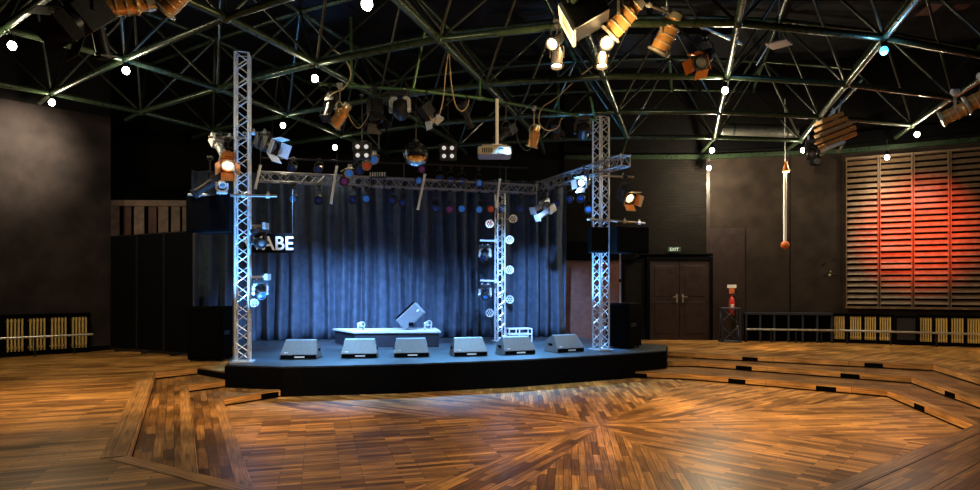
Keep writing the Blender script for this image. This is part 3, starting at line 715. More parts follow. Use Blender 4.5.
def fresnel(label, c, aim, drop=.35, s=1., body='blackmetal', face='glass', doors='blackmetal', group=None):
    t, b = base('fresnel_spotlight', label, 'stage lamp', c, drop, group); aim, side, up = perp(aim)
    mb = MB(); mb.box(b, (.28*s, .24*s, .26*s), (aim, side, up)); mb.box(b+up*.14*s, (.2*s, .12*s, .04*s), (aim, side, up))
    for k in (-1, 0, 1): mb.box(b-aim*.07*s+up*(.165*s)+side*k*.03*s, (.1*s, .012*s, .02*s), (aim, side, up))
    mb.build('housing', M[body], t, bevel=.01)
    mb = MB(); mb.lathe(b+aim*.14*s, aim, [(0, .115*s), (.06*s, .115*s), (.07*s, .125*s), (.09*s, .125*s), (.09*s, .1*s), (.05*s, .098*s)], 18); mb.build('lens_barrel', M[body], t, True)
    mb = MB(); mb.lathe(b+aim*.14*s, aim, [(.045*s, .1*s), (.065*s, .07*s), (.075*s, .02*s)], 16); mb.build('lens', M[face], t, True)
    for sd, ud in ((1, 0), (-1, 0), (0, 1), (0, -1)):
        e = side*sd+up*ud; f_ = up if sd else side
        mb = MB(); mb.box(b+aim*.30*s+e*.17*s, (.18*s, .008*s, .24*s), ((aim+e*.55).normalized(), (e-aim*.55).normalized(), f_)); mb.build('barn_door', M[doors], t)
    yoke_clamp(t, b, side, .135*s, drop, M['blackmetal'], s)
    return t
def profile(label, c, aim, drop=.35, s=1., body='blackmetal', group=None, face='glass'):
    t, b = base('profile_spotlight', label, 'stage lamp', c, drop, group); aim, side, up = perp(aim)
    mb = MB(); mb.box(b-aim*.18*s, (.26*s, .2*s, .22*s), (aim, side, up)); mb.build('lamp_house', M[body], t, bevel=.012)
    mb = MB(); mb.lathe(b-aim*.05*s, aim, [(0, .085*s), (.1*s, .085*s), (.11*s, .075*s), (.36*s, .075*s), (.37*s, .09*s), (.4*s, .09*s), (.4*s, .07*s)], 16); mb.build('barrel', M[body], t, True)
    mb = MB(); mb.lathe(b+aim*.33*s, aim, [(0, .07*s), (.015*s, .045*s), (.02*s, .01*s)], 14); mb.build('lens', M[face], t, True)
    mb = MB(); mb.box(b+aim*.37*s, (.012*s, .2*s, .2*s), (aim, side, up)); mb.lathe(b+aim*.36*s, aim, [(0, .09*s), (.03*s, .09*s)], 14); mb.build('gel_frame', M[body], t)
    yoke_clamp(t, b, side, .12*s, drop, M['blackmetal'], s); return t
def moving_head(label, c, aim, hang=True, s=1., body='blackmetal', yk='blackmetal', group=None, lens='glass', drop=None):
    """base, two arm yoke and round head; c is the head centre"""
    sg = 1 if hang else -1; h = .30*s
    t = thing('moving_head_spotlight', label, 'stage lamp', V(c)+V((0, 0, sg*h)), 0, group); b = V((0, 0, -sg*h)); aim, side, up = perp(aim)
    hs = V((side.x, side.y, 0)).normalized(); fw = V((-hs.y, hs.x, 0))
    mb = MB(); mb.box((0, 0, -sg*.045*s), (.30*s, .22*s, .09*s), (hs, fw, V((0, 0, 1)))); mb.build('base', M[body], t, bevel=.012)
    if hang:
        mb = MB(); dr = drop or .12
        for k in (-1, 1): mb.bar(hs*k*.08*s, hs*k*.08*s+V((0, 0, dr)), .03*s)
        mb.build('clamp', M['alu'], t)
    for k in (-1, 1):
        mb = MB(); p = [hs*k*.06*s+V((0, 0, -sg*.09*s)), hs*k*.15*s+V((0, 0, -sg*.13*s)), b+hs*k*.155*s]
        for a, q in zip(p, p[1:]): mb.bar(a, q, .06*s, .045*s, fw)
        mb.lathe(b+hs*k*.13*s, hs*k, [(0, .05*s), (.05*s, .045*s)], 10)
        mb.build('arm', M[yk], t, bevel=.006)
    mb = MB(); mb.lathe(b, aim, [(-.16*s, .04*s), (-.15*s, .085*s), (-.02*s, .115*s), (.10*s, .115*s), (.14*s, .10*s), (.15*s, .10*s), (.15*s, .08*s), (.12*s, .078*s)], 18); mb.build('head', M[body], t, True)
    mb = MB(); mb.lathe(b+aim*.118*s, aim, [(0, .08*s), (.018*s, .05*s), (.024*s, .01*s)], 14); mb.build('lens', M[lens], t, True)
    return t
def led_par(label, c, aim, back, s=1., group=None, lens='glass'):
    """small round lamp on a stub bracket toward the tower"""
    t = thing('round_spotlight', label, 'stage lamp', c, 0, group); aim, side, up = perp(aim)
    mb = MB(); mb.lathe((0, 0, 0), aim, [(-.12*s, .05*s), (-.10*s, .10*s), (.03*s, .115*s), (.05*s, .115*s), (.05*s, .10*s), (.03*s, .098*s)], 18); mb.build('can', M['alu'], t, True)
    mb = MB(); mb.lathe((0, 0, 0), aim, [(.028*s, .098*s), (.03*s, .01*s)], 16); mb.build('face', M['blackmetal'], t)
    for k in range(7):
        a = 2*PI*k/6; r = .062*s if k < 6 else 0
        mb = MB(); mb.lathe(side*(r*math.cos(a))+up*(r*math.sin(a))+aim*.03*s, aim, [(0, .026*s), (.01*s, .02*s), (.014*s, .006*s)], 8); mb.build('lens', M[lens], t)
    bk = V(back); mb = MB(); mb.bar((0, 0, 0), bk, .03*s, .012*s); mb.build('bracket', M['alu'], t)
    return t
def blinder(label, c, aim, drop, s=1., group=None):
    t, b = base('blinder', label, 'stage lamp', c, drop, group); aim, side, up = perp(aim)
    mb = MB(); mb.box(b-aim*.05*s, (.1*s, .46*s, .46*s), (aim, side, up)); mb.build('housing', M['blackmetal'], t, bevel=.01)
    for i in (-1, 1):
        for j in (-1, 1):
            mb = MB(); mb.lathe(b+side*i*.11*s+up*j*.11*s, aim, [(-.01, .10*s), (.03*s, .095*s), (.035*s, .085*s), (.012*s, .06*s)], 14); mb.build('lamp_rim', M['blackmetal'], t, True)
            mb = MB(); mb.lathe(b+side*i*.11*s+up*j*.11*s, aim, [(.008*s, .06*s), (.03*s, .045*s), (.04*s, .01)], 12); mb.build('lamp', M['lit_dot'], t, True)
    yoke_clamp(t, b, side, .25*s, drop, M['blackmetal'], s); return t

# -- space frame bulbs
BULB = [((-7.64, 9.91, 5.484),'lit','glaring bulb nearest the top corner above the brown wall'), ((-9.318, 13.19, 5.557),'lit','glaring bulb at the lattice joint close to the brown wall'), ((-6.599, 11.24, 5.552),'lit','glaring bulb under the lattice joint before the dark wall corner'),  # bulb centres projected from image pixels at chosen depths
  ((-3.232, 11.45, 5.478),'lit','glaring bulb at the end of the green lamp pipe'), ((-4.941, 14.8, 5.491),'lit','small glaring bulb beside the tallest lattice tower top'), ((-4.21, 16.84, 5.43),'lit','small glaring bulb low above the long lamp truss'),
  ((-1.615, 8.14, 5.342),'lit','yellow glaring bulb cut by the top picture edge'), ((4.609, 12.16, 5.483),'lit','glaring bulb on the lattice joint above the exit wall, higher of three'), ((6.109, 17.06, 5.397),'lit','glaring bulb above the exit wall, middle of three in a column'),
  ((6.464, 18.3, 5.157),'lit','glaring bulb above the exit wall, lowest of three in a column'), ((8.789, 17.41, 5.475),'lit','glaring bulb above the brown wall beside the brass flood'), ((10.982, 17.15, 5.224),'lit','glaring bulb hanging right before the louvred panels'),
  ((10.861, 15.77, 5.517),'lit','glaring bulb on the joint above the louvred panels'), ((6.526, 10.27, 5.542),'cool','blue glowing bulb on the high lattice joint')]
b0 = None
for p, kind, lb in BULB:
    loc = V(p); Y = loc.y
    t = thing('pendant_bulb', lb, 'lamp', loc, 0, 'bare bulbs under the roof lattice')
    top = max(.12, 5.72-loc.z)
    mb = MB(); mb.lathe((0, 0, .05), (0, 0, 1), [(0, .035), (.02, .045), (.10, .04), (.12, .015)], 12); mb.build('socket', M['black'], t, True)
    if top > .16: mb = MB(); mb.tube((0, 0, .16), (0, 0, top), .008, 6); mb.build('cord', M['cable_k'], t)
    mb = MB(); r = .062 if Y > 9 else .075; mb.sphere((0, 0, -.01), r, 12, 8, (1, 1, 1.15)); mb.build('bulb', M['lit_bulb' if kind == 'lit' else 'lit_cool'], t, True)
    pw = 165 if kind == 'lit' else 130
    if Y > 17: pw = 130
    if Y > 13.5 and loc.x < 0: pw = 24
    if lb.startswith('glaring bulb at the end'): pw = 55
    cl_ = (1, .85, .57) if kind == 'lit' else (.2, .55, 1)
    point('bulb_light', loc+V((0, -.02 if Y < 18 else -.35, -.16)), pw*(.32 if Y < 18 else 2.6), cl_, .05)
    dn = loc+V((0, -.02, -.17)); spot('bulb_downlight', dn, dn+V((0, 0, -1)), pw*.95, cl_, 140, .7, .06)

# ---------------------------------------------------------------- space frame roof
LOWER = {(0,-1):(-10.64,12.08),(0,0):(-9.32,13.19),(0,1):(-8.23,14.63),(0,2):(-7.29,16.31),(0,3):(-6.43,18.17),(1,-1):(-7.77,9.91),(1,0):(-6.62,11.24),(1,1):(-5.67,12.91),(1,2):(-4.82,14.8),(1,3):(-4.02,16.84),(1,4):(-3.24,18.98),(2,-2):(-6.32,6.74),(2,-1):(-5.01,7.87),(2,0):(-4.05,9.51),(2,1):(-3.21,11.45),(2,2):(-2.43,13.56),(2,3):(-1.66,15.76),(2,4):(-0.91,18.04),(3,-1):(-2.43,6.11),(3,0):(-1.62,8.14),(3,1):(-0.85,10.35),(3,2):(-0.1,12.65),(3,3):(0.66,15.01),(3,4):(1.41,17.39),(4,0):(0.71,7.33),(4,1):(1.47,9.74),(4,2):(2.23,12.17),(4,3):(2.99,14.61),(4,4):(3.76,17.06),(5,0):(3.12,7.27),(5,1):(3.88,9.71),(5,2):(4.65,12.16),(5,3):(5.41,14.61),(5,4):(6.18,17.06),(6,0):(5.86,7.98),(6,1):(6.53,10.27),(6,2):(7.25,12.62),(6,3):(7.98,15.01),(6,4):(8.72,17.41),(7,0):(9.01,9.28),(7,1):(9.49,11.32),(7,2):(10.08,13.5),(7,3):(10.74,15.77),(8,2):(13.18,14.73)}  # square grid of both layers unrolled about the camera, then baked as points
UPPER = {(-1,-1):(-11.36,13.67),(-1,0):(-10.1,14.85),(-1,1):(-9.04,16.33),(-1,2):(-8.1,18.01),(0,-2):(-9.95,10.54),(0,-1):(-8.54,11.54),(0,0):(-7.43,12.94),(0,1):(-6.48,14.61),(0,2):(-5.62,16.49),(0,3):(-4.82,18.5),(1,-1):(-5.81,9.55),(1,0):(-4.86,11.21),(1,1):(-4.02,13.12),(1,2):(-3.22,15.19),(1,3):(-2.45,17.36),(2,0):(-2.41,9.79),(2,1):(-1.64,11.94),(2,2):(-0.88,14.19),(2,3):(-0.13,16.5),(2,4):(0.63,18.85),(3,0):(-0.07,8.8),(3,1):(0.68,11.16),(3,2):(1.44,13.56),(3,3):(2.2,15.97),(3,4):(2.96,18.39),(4,1):(3.04,10.88),(4,2):(3.81,13.33),(4,3):(4.57,15.79),(4,4):(5.34,18.25),(5,0):(4.8,8.72),(5,1):(5.54,11.12),(5,2):(6.3,13.55),(5,3):(7.05,15.98),(5,4):(7.81,18.42),(6,0):(7.66,9.64),(6,1):(8.29,11.87),(6,2):(8.98,14.17),(6,3):(9.69,16.52),(7,0):(10.89,11.02),(7,1):(11.33,13.02),(7,2):(11.89,15.16)}

ZL, ZU = 5.75, 7.45
sf = thing('space_frame', 'dark green tubular lattice space frame spanning the hall under the roof', 'roof lattice')
def vis(p): return abs(p.x/p.y) < .81 and p.y > 2 and (p.z-1.6)/p.y < .48     # within the camera's field
low = {k: V((*p, ZL)) for k, p in LOWER.items()}; upp = {k: V((*p, ZU)) for k, p in UPPER.items()}
ch, dg, uc = [], [], []
for (i, j), p in low.items():
    for k in ((i+1, j), (i, j+1)):
        if k in low: ch.append((p, low[k]))
for (i, j), p in upp.items():
    for k in ((i+1, j), (i, j+1)):
        if k in upp: uc.append((p, upp[k]))
    for k in ((i, j), (i+1, j), (i, j+1), (i+1, j+1)):
        if k in low: dg.append((p, low[k]))
def members(lst, r, name, m):
    lst = sorted(lst, key=lambda s: (not (vis(s[0]) or vis(s[1]) or vis((s[0]+s[1])/2)), (s[0]+s[1]).y))
    for p, q in lst[:100]:
        mb = MB(); mb.tube(p, q, r, 10); mb.build(name, m, sf, True)
    if len(lst) > 100:
        mb = MB()
        for p, q in lst[100:]: mb.tube(p, q, r, 8)
        mb.build(name, m, sf, True, kind='stuff')
members(ch, .060, 'chord_tube', M['tube']); members(uc, .045, 'top_chord_tube', M['tube']); members(dg, .026, 'diagonal_tube', M['tube_fine'])
for p in list(low.values())+list(upp.values()):
    mb = MB(); mb.sphere(p, .088, 10, 8); mb.build('node_joint', M['tube'], sf, True)
for k in ((0,3),(1,4),(2,4),(3,4),(4,4),(5,4),(6,4),(7,3),(8,2),(0,0),(0,1),(0,2)):    # struts from the edge joints to the walls
    p = low[k]
    if k[0] == 0 and k[1] < 3: q = p+V((-1.0, .9, 0))*(.75 if k != (0,2) else .9)
    elif k in ((7,3),(8,2)): q = p+V((.55, 1.6, 0))*(.85 if k == (7,3) else .5)
    else: q = p+V((.15, 1, 0))*{(0,3):.9,(1,4):.4,(2,4):1.1,(3,4):1.6,(4,4):1.9,(5,4):1.85,(6,4):1.05}[k]
    mb = MB(); mb.tube(p, q, .052, 10); mb.build('edge_strut', M['tube'], sf, True)

# ---------------------------------------------------------------- green batten with its lamps
t = thing('lighting_batten', 'green lamp pipe bent across the stage front under the lattice', 'pipe')
BT = [(-3.15,11.4,5.35), (-2.57,11.5,5.35), (-1.46,11.74,5.35), (-.2,12.24,5.35), (1.45,13.2,5.35), (2.35,13.85,5.35)]
mb = MB(); mb.path(BT, .03, 10); mb.build('pipe', M['greenpipe'], t)
for p, q in (((-2.57,11.5,5.35), (-2.57,11.45,6.6)), ((-1.46,11.74,5.35), (-1.2,11.6,6.5)), ((-.2,12.24,5.35), (-.2,12.24,5.75)), ((1.45,13.2,5.35), (1.45,13.2,6.4)), ((2.35,13.85,5.35), (2.2,13.6,5.8))):
    mb = MB(); mb.tube(p, q, .026, 8); mb.build('hanger', M['greenpipe'], t, True)
for p in BT[1:-1]: mb = MB(); mb.lathe(V(p)-V((.06, .01, 0)), (1, .2, 0), [(0, .045), (.12, .045)], 10); mb.build('coupler', M['greenpipe'], t)
GB = 'lamps on the green batten'
def on_batten(fn, label, p, aim, **k):  # p: centre and drop, precomputed from image pixels at the pipe's depth
    c, drop = p; return fn(label, c, aim, drop=drop, group=GB, **k)
on_batten(profile, 'black profile lamp at the bulb end of the green pipe', ((-2.951, 11.434, 4.957), 0.393), (-.1,-.5,-.8), s=.9)
on_batten(par, 'shiny open can lamp pointing down steeply at the start of the green pipe', ((-2.774, 11.465, 4.762), 0.588), (-.68,.2,-.85), s=1.05, can='brass', rings=True)
on_batten(fresnel, 'black boxy lamp with wide flaps, second along the green pipe', ((-2.15, 11.591, 4.946), 0.404), (.15,-.35,-.9), s=1.05, doors='blackmetal')
c, dr = ((-1.697, 11.689, 4.956), 0.394); moving_head('silver armed round lamp hanging in the middle of the green pipe', c, (.1,.8,-.35), True, 1.15, yk='alu', group=GB, drop=dr-.34)
on_batten(fresnel, 'black lamp with a pale side plate beside the hanging tan cables', ((-1.222, 11.835, 4.998), 0.352), (.5,.4,-.7), s=.85, body='blackmetal', doors='alu')
on_batten(profile, 'small dark lamp between the tan cables and the projector', ((-0.47, 12.133, 5.005), 0.345), (.3,.5,-.7), s=.75)
on_batten(profile, 'black lamp with a bright white lens just above the projector', ((0.324, 12.545, 4.736), 0.614), (-.5,-.55,-.55), s=.9, face='lit_white')
on_batten(par, 'shiny slim can lamp pointing straight down past the projector', ((0.915, 12.889, 4.718), 0.632), (-.25,.3,-.95), s=1.0, can='brass', rings=True, yoke='chrome')
on_batten(fresnel, 'dark lamp between the downward can and the ring shaped lamp', ((1.402, 13.172, 5.042), 0.308), (.2,.6,-.5), s=.7)
c, dr = ((2.044, 13.629, 5.029), 0.321); moving_head('dark ring armed lamp at the end of the green pipe by the door tower', c, (.1,.8,-.3), True, 1.1, group=GB, drop=dr-.33)
blinder('square four lamp blinder over the long truss beside the small bulb', (-2.725, 13.2, 4.517), (.05,-1,-.12), 1.2, .82, 'four lamp blinders')
blinder('square four lamp blinder between the mirror ball and the projector', (-0.908, 13.4, 4.539), (.0,-1,-.12), 1.15, .78, 'four lamp blinders')
# mirror ball
t = thing('mirror_ball', 'mirror ball hanging before the long truss in the middle of the stage', 'mirror ball', (-1.406, 11.78, 4.146))
mb = MB(); mb.sphere((0, 0, 0), .238, 28, 18); mb.build('ball', M['mirror'], t)
mb = MB(); mb.lathe((0, 0, .225), (0, 0, 1), [(0, .05), (.05, .045), (.06, .02)], 10); mb.tube((0, 0, .28), (0, 0, 1.22), .006, 6); mb.build('motor_and_line', M['blackmetal'], t)
# projector on its pole
t = thing('projector', 'pale boxy projector hung on a white pole from the green pipe', 'projector', (0.139, 12.27, 5.301))
zb = -1.029
mb = MB(); mb.box((-.05, 0, zb), (.66, .50, .17)); mb.build('case', M['ecase'], t, bevel=.035)
mb = MB(); mb.box((-.05, 0, zb+.105), (.50, .36, .05)); mb.build('top_cover', M['ecase'], t, bevel=.02)
mb = MB()
for k in range(6): mb.box((-.28+k*.035, -.252, zb), (.018, .01, .09))
mb.build('vent', M['black'], t)
mb = MB(); mb.lathe((.08, -.24, zb), (0, -1, 0), [(0, .07), (.05, .07), (.05, .05), (.02, .045)], 16); mb.build('lens', M['glass'], t, True)
mb = MB(); mb.tube((0, 0, zb+.11), (0, 0, .04), .034, 10); mb.box((0, 0, zb+.14), (.2, .2, .03)); mb.build('pole', M['white'], t, True)
# cables slung from the pipe
def cable(label, pts, r=.012, m='cable'):
    P = [V(p) for p in pts]; out = []
    for i in range(len(P)-1):
        p0, p1, p2, p3 = P[max(0, i-1)], P[i], P[i+1], P[min(len(P)-1, i+2)]
        for k in range(6):
            s = k/6; out.append(.5*((2*p1)+(p2-p0)*s+(2*p0-5*p1+4*p2-p3)*s*s+(3*p1-p0-3*p2+p3)*s**3))
    out.append(P[-1]); mb = MB(); mb.path(out, r, 6); return tag(mb.build('hanging_cable', M[m], None, True), label, 'cable', 'cables slung from the roof')
cable('tan cable curving down from the lattice to the green pipe by the first lamp', [(-2.894, 11.5, 6.015), (-2.652, 11.42, 5.8), (-2.556, 11.4, 5.516), (-2.68, 11.38, 5.271), (-2.868, 11.4, 5.185), (-2.992, 11.45, 5.09), (-2.942, 11.4, 4.983)])
cable('tan cable looping low under the green pipe beside the pale plated lamp', [(-0.767, 11.6, 6.09), (-0.823, 11.6, 5.679), (-0.887, 11.7, 5.148), (-0.985, 11.75, 4.822), (-1.08, 11.75, 4.746), (-1.161, 11.8, 4.893)])
cable('tan cable drooping in a short loop toward the small dark lamp', [(-0.767, 11.6, 6.09), (-0.742, 11.8, 5.559), (-0.672, 11.9, 5.151), (-0.557, 11.9, 4.997), (-0.445, 12, 5.103), (-0.41, 12.1, 5.269)])
cable('brown cable running from the lattice down into a loop by the slim can lamp', [(2.195, 12.6, 6.193), (1.788, 12.6, 5.868), (1.352, 12.7, 5.492), (1.074, 12.8, 5.316), (1.02, 12.9, 5.054), (1.17, 12.95, 4.9), (1.405, 13, 4.955), (1.521, 13.1, 5.213)])
cable('thin dark cable hanging between the slim can lamp and projector', [(0.504, 12.5, 5.189), (0.524, 12.5, 4.785), (0.61, 12.6, 4.506), (0.805, 12.8, 4.449), (0.94, 12.95, 4.858)], .010, 'cable_k')
cable('thin cable hanging between the first can lamp and the flapped lamp', [(-2.648, 11.4, 4.873), (-2.537, 11.4, 4.652), (-2.419, 11.45, 4.555), (-2.281, 11.5, 4.753), (-2.245, 11.6, 5.043)], .009, 'cable')


# ---------------------------------------------------------------- lamps on the long truss
GT = 'small lamps on the long truss above the curtain'
TLAMP = [   # centre set from image pixels along the truss, lens, aim, label
 ((-4.879, 15.434, 3.84),'gel_blue',(.1,-1,-.35),'blue lensed can first under the long truss beside the tallest tower'),
 ((-4.303, 15.6, 3.839),'gel_deep',(.15,-1,-.4),'dark blue can second under the long truss'),
 ((-3.474, 15.838, 3.874),'gel_deep',(.0,-1,-.3),'deep blue can third under the long truss, beneath the slanting can row'),
 ((-3.172, 15.925, 3.912),'gel_blue',(.1,-1,-.3),'bright blue can fourth under the long truss'),
 ((-2.521, 16.113, 3.9),'gel_deep',(.0,-1,-.4),'dark blue can fifth under the long truss'),
 ((-2.271, 16.185, 3.845),'gel_deep',(.1,-1,-.3),'dark blue can sixth under the long truss, below the mirror ball'),
 ((-1.431, 16.427, 3.746),'gel_deep',(.0,-1,-.5),'dark can seventh under the long truss'),
 ((-1.067, 16.532, 3.706),'gel_purple',(.0,-1,-.2),'purple lensed can under the long truss between two darker blue cans'),
 ((-0.751, 16.623, 3.745),'gel_blue',(.0,-1,-.3),'blue lensed can just before the ring lit can under the truss'),
 ((-0.297, 16.753, 3.735),'gel_blue',(.05,-1,-.25),'bright blue ring can next to the red lensed can under the truss'),
 ((0.027, 16.847, 3.76),'gel_red',(.0,-1,-.25),'red lensed can under the truss at the slim tower top'),
 ((0.355, 16.941, 3.786),'gel_blue',(.05,-1,-.3),'blue lensed can directly before the slim tower top'),
 ((0.854, 17.085, 3.791),'gel_deep',(.0,-1,-.3),'wide dark blue can past the slim tower top')]
for p, lens, aim, lb in TLAMP: par(lb, p, aim, max(.15, 4.17-p[2]), .92, 'blackmetal', lens, GT)
ULAMP = [((-4.902, 15.427, 4.586),'gel_deep','dark blue can standing over the truss beside the tallest tower'), ((-4.303, 15.6, 4.594),'gel_deep','dark blue can over the truss below the small bulb'),
 ((-1.867, 16.301, 4.44),'gel_blue','blue can over the truss just past the mirror ball'), ((-1.327, 16.457, 4.52),'gel_deep','dim blue can over the truss, first of three before the bright one'), ((-1.04, 16.539, 4.481),'gel_deep','dim blue can over the truss, second of three before the bright one'),
 ((-0.751, 16.623, 4.469),'gel_deep','dim blue can over the truss, third of three before the bright one'), ((-0.297, 16.753, 4.451),'gel_blue','bright blue can over the truss close to the slim tower'), ((-1.79, 16.323, 4.733),'gel_purple','purple can under the mirror ball')]
t = thing('lamp_bar', 'thin black pipe above the long truss holding the upper lamps', 'pipe', (0, 0, 0))
mb = MB(); mb.tube((-5.599, 15.226, 4.793), (1.107, 17.158, 4.921), .025, 8); mb.build('pipe', M['blackmetal'], t, True)
for f_ in (.1, .5, .9):
    p = V((-5.599, 15.226, 4.793)).lerp(V((1.107, 17.158, 4.921)), f_); mb = MB(); mb.tube(p, (p.x, p.y, 4.45), .015, 6); mb.build('hanger', M['blackmetal'], t)
for p, lens, lb in ULAMP: par(lb, p, (.03,-1,-.3), max(.12, 4.83-p[2]), .85, 'blackmetal', lens, GT)
DL = [((-3.415, 14.6, 4.12),'gel_purple','purple can lowest in the slanting row beside the blinder'), ((-3.274, 14.5, 4.29),'gel_blue','blue can second lowest in the slanting row'), ((-3.019, 14.4, 4.329),'gel_deep','dim blue can in the middle of the slanting row'),
      ((-2.825, 14.3, 4.425),'gel_red','orange red can in the slanting row beside the blinder'), ((-2.645, 14.2, 4.543),'gel_blue','bright blue can topmost in the slanting row')]
t = thing('lamp_bar', 'slanting black bar holding the row of five coloured cans', 'pipe', (0, 0, 0))
mb = MB(); mb.tube((-3.521, 14.65, 4.341), (-2.533, 14.15, 4.772), .022, 8); mb.tube((-2.533, 14.15, 4.772), (-2.533, 14.15, 5.982), .018, 8); mb.build('bar', M['blackmetal'], t, True)
for p, lens, lb in DL: par(lb, p, (.08,-1,-.25), .17, .9, 'chrome' if lens in ('gel_red','gel_blue') else 'blackmetal', lens, 'slanting row of coloured cans')
# hanging light tubes
for a, b, lb in (((-5.441, 14.7, 4.516), (-5.56, 14.7, 3.971),'slanting pale tube hanging beside the tallest lattice tower'), ((-3.702, 15, 4.552), (-3.847, 15, 3.656),'slanting pale tube crossing the truss under the small bulb'), ((-1.625, 15.5, 4.45), (-1.8, 15.5, 3.575),'slanting pale tube crossing the truss past the mirror ball'), ((0.265, 16.4, 4.483), (0.159, 16.4, 3.743),'slanting pale tube above the slim tower')):
    t = thing('hanging_tube', lb, 'light tube', a, 0, 'slanting tubes hung across the long truss'); d = V(b)-V(a)
    mb = MB(); mb.tube((0, 0, 0), d, .03, 10); mb.build('tube', M['white'], t, True)
    mb = MB(); mb.lathe(d*.98, d, [(0, .036), (.04, .036)], 10); mb.lathe((0, 0, 0), d, [(0, .036), (.04, .036)], 10); mb.build('end_cap', M['alu'], t)
    mb = MB(); mb.tube((0, 0, 0), (0, 0, .45), .006, 5); mb.build('hanging_line', M['cable_k'], t)
t = thing('strobe_spotlight', 'flat grey grated lamp box lying over the truss beside the mirror ball', 'stage lamp', (-2.746, 15.2, 4.37))
mb = MB(); mb.box((0, 0, 0), (.40, .16, .13)); mb.build('housing', M['blackmetal'], t, bevel=.01)
mb = MB()
for k in range(7): mb.box((-.17+k*.057, -.085, 0), (.025, .012, .10))
mb.build('reflector_grille', M['alu'], t)
mb = MB()
for s in (-1, 1): mb.bar((s*.15, 0, -.06), (s*.15, 0, -.50), .025)
mb.build('bracket', M['blackmetal'], t)
# lamps along the short truss
for p, lens, lb in (((1.772, 16.4, 3.848),'gel_deep','dim blue can on the short truss next to the white faced lamps'), ((2.026, 15.7, 3.854),'gel_deep','dim blue can under the middle of the short truss'), ((2.228, 15.1, 3.792),'gel_deep','dim blue can under the short truss, nearer the brown door tower'), ((2.379, 14.9, 3.499),'gel_blue','blue can low behind the brown door tower')):
    par(lb, p, (-.3,-1,-.3), max(.15, 4.25-p[2]), .8, 'blackmetal', lens, GT)
profile('white faced lamp hung under the short truss, higher of the glaring pair', (1.341, 16.3, 3.756), (-.75,-.7,-.5), .40, .95, 'alu', 'white faced lamps by the short truss', 'lit_white')
profile('white faced lamp hung under the short truss, lower of the glaring pair', (1.436, 15.9, 3.549), (-.8,-.65,-.6), .55, .95, 'alu', 'white faced lamps by the short truss', 'lit_white')
fresnel('lamp with a bright white square face on the short truss beside the brown door tower', (2.168, 14.3, 4.068), (-.55,-.9,-.45), .35, .85, 'blackmetal', 'lit_white', 'white')


# ---------------------------------------------------------------- lamps on the towers
cross_pipe('short pipe arm reaching out near the top of the tallest tower', (-5.439, 12, 4.523), (-4.723, 12, 4.503), (.15, .55))
fresnel('glowing orange lamp with open copper flaps beside the tallest tower', (-5.008, 11.85, 4.027), (.30,-.75,-.62), .42, 1.0, 'copper', 'lit_orange', 'copper', 'orange lamps on the stage towers')
profile('silver lamp tilted above the orange lamp on the pipe arm', (-5.245, 12, 4.348), (.55,-.5,-.75), .2, .95, 'alu')
fresnel('silver framed lamp pointing away from the tallest tower toward the stage', (-4.427, 12.2, 4.453), (.85,-.35,-.42), .2, 1.15, 'blackmetal', 'glass', 'alu')
cross_pipe('stub pipe on the stage side of the tallest tower', (-4.84, 12.15, 4.638), (-4.311, 12.15, 4.638), (.4, .8))
profile('dark lamp with a bright edge below the orange lamp on the tower pipe', (-5.329, 11.8, 3.579), (-.6,-.5,-.6), .5, .95, 'blackmetal')
moving_head('small silver lamp on the pipe beside the tallest tower', (-5.057, 11.7, 3.563), (.4,-.7,-.4), False, .62, 'alu', 'alu')
def shelf(label, a, b):
    t = thing('lamp_shelf', label, 'bracket', a, 0, 'bracket arms on the lattice towers'); d = V(b)-V(a); mb = MB(); mb.bar((0, 0, 0), d, .05, .05); mb.build('arm', M['alu'], t)
    mb = MB(); mb.box(d*.98, (.06, .2, .12)); mb.build('mounting_plate', M['alu'], t)
shelf('bracket arm on the tallest tower above the lower round lamp', (-4.606, 12, 1.813), (-4.297, 12, 1.813))
moving_head('round headed lamp hanging low on the tallest tower before the curtain', (-4.452, 12, 1.503), (.5,-.6,-.4), True, .85, 'blackmetal', 'alu', 'round headed lamps on the towers', 'gel_deep', .02)
shelf('bracket arm on the tallest tower behind the banner', (-4.606, 12, 2.8), (-4.335, 12, 2.8))
moving_head('round headed lamp on the tallest tower beside the banner letters', (-4.471, 12, 2.471), (.6,-.6,-.2), True, .9, 'blackmetal', 'blackmetal', 'round headed lamps on the towers', 'glass', .04)
led_par('small round lamp low on the tallest tower near the stage floor', (-4.549, 11.95, 1.311), (.6,-.8,.1), (-.16, .04, 0), .7, 'small round lamps on the towers')
shelf('upper bracket arm on the slim tower', (-0.269, 16.7, 2.879), (0.163, 16.8, 2.874))
moving_head('round headed lamp hanging from the upper arm of the slim tower', (-0.134, 16.65, 2.459), (-.3,-.7,-.4), True, .98, 'blackmetal', 'alu', 'round headed lamps on the towers', 'gel_deep', .02)
shelf('lower bracket arm on the slim tower', (-0.269, 16.7, 1.802), (0.163, 16.8, 1.79))
moving_head('round headed lamp hanging from the lower arm of the slim tower', (-0.134, 16.65, 1.412), (.1,-.8,-.4), True, .98, 'blackmetal', 'alu', 'round headed lamps on the towers', 'gel_blue', .02)
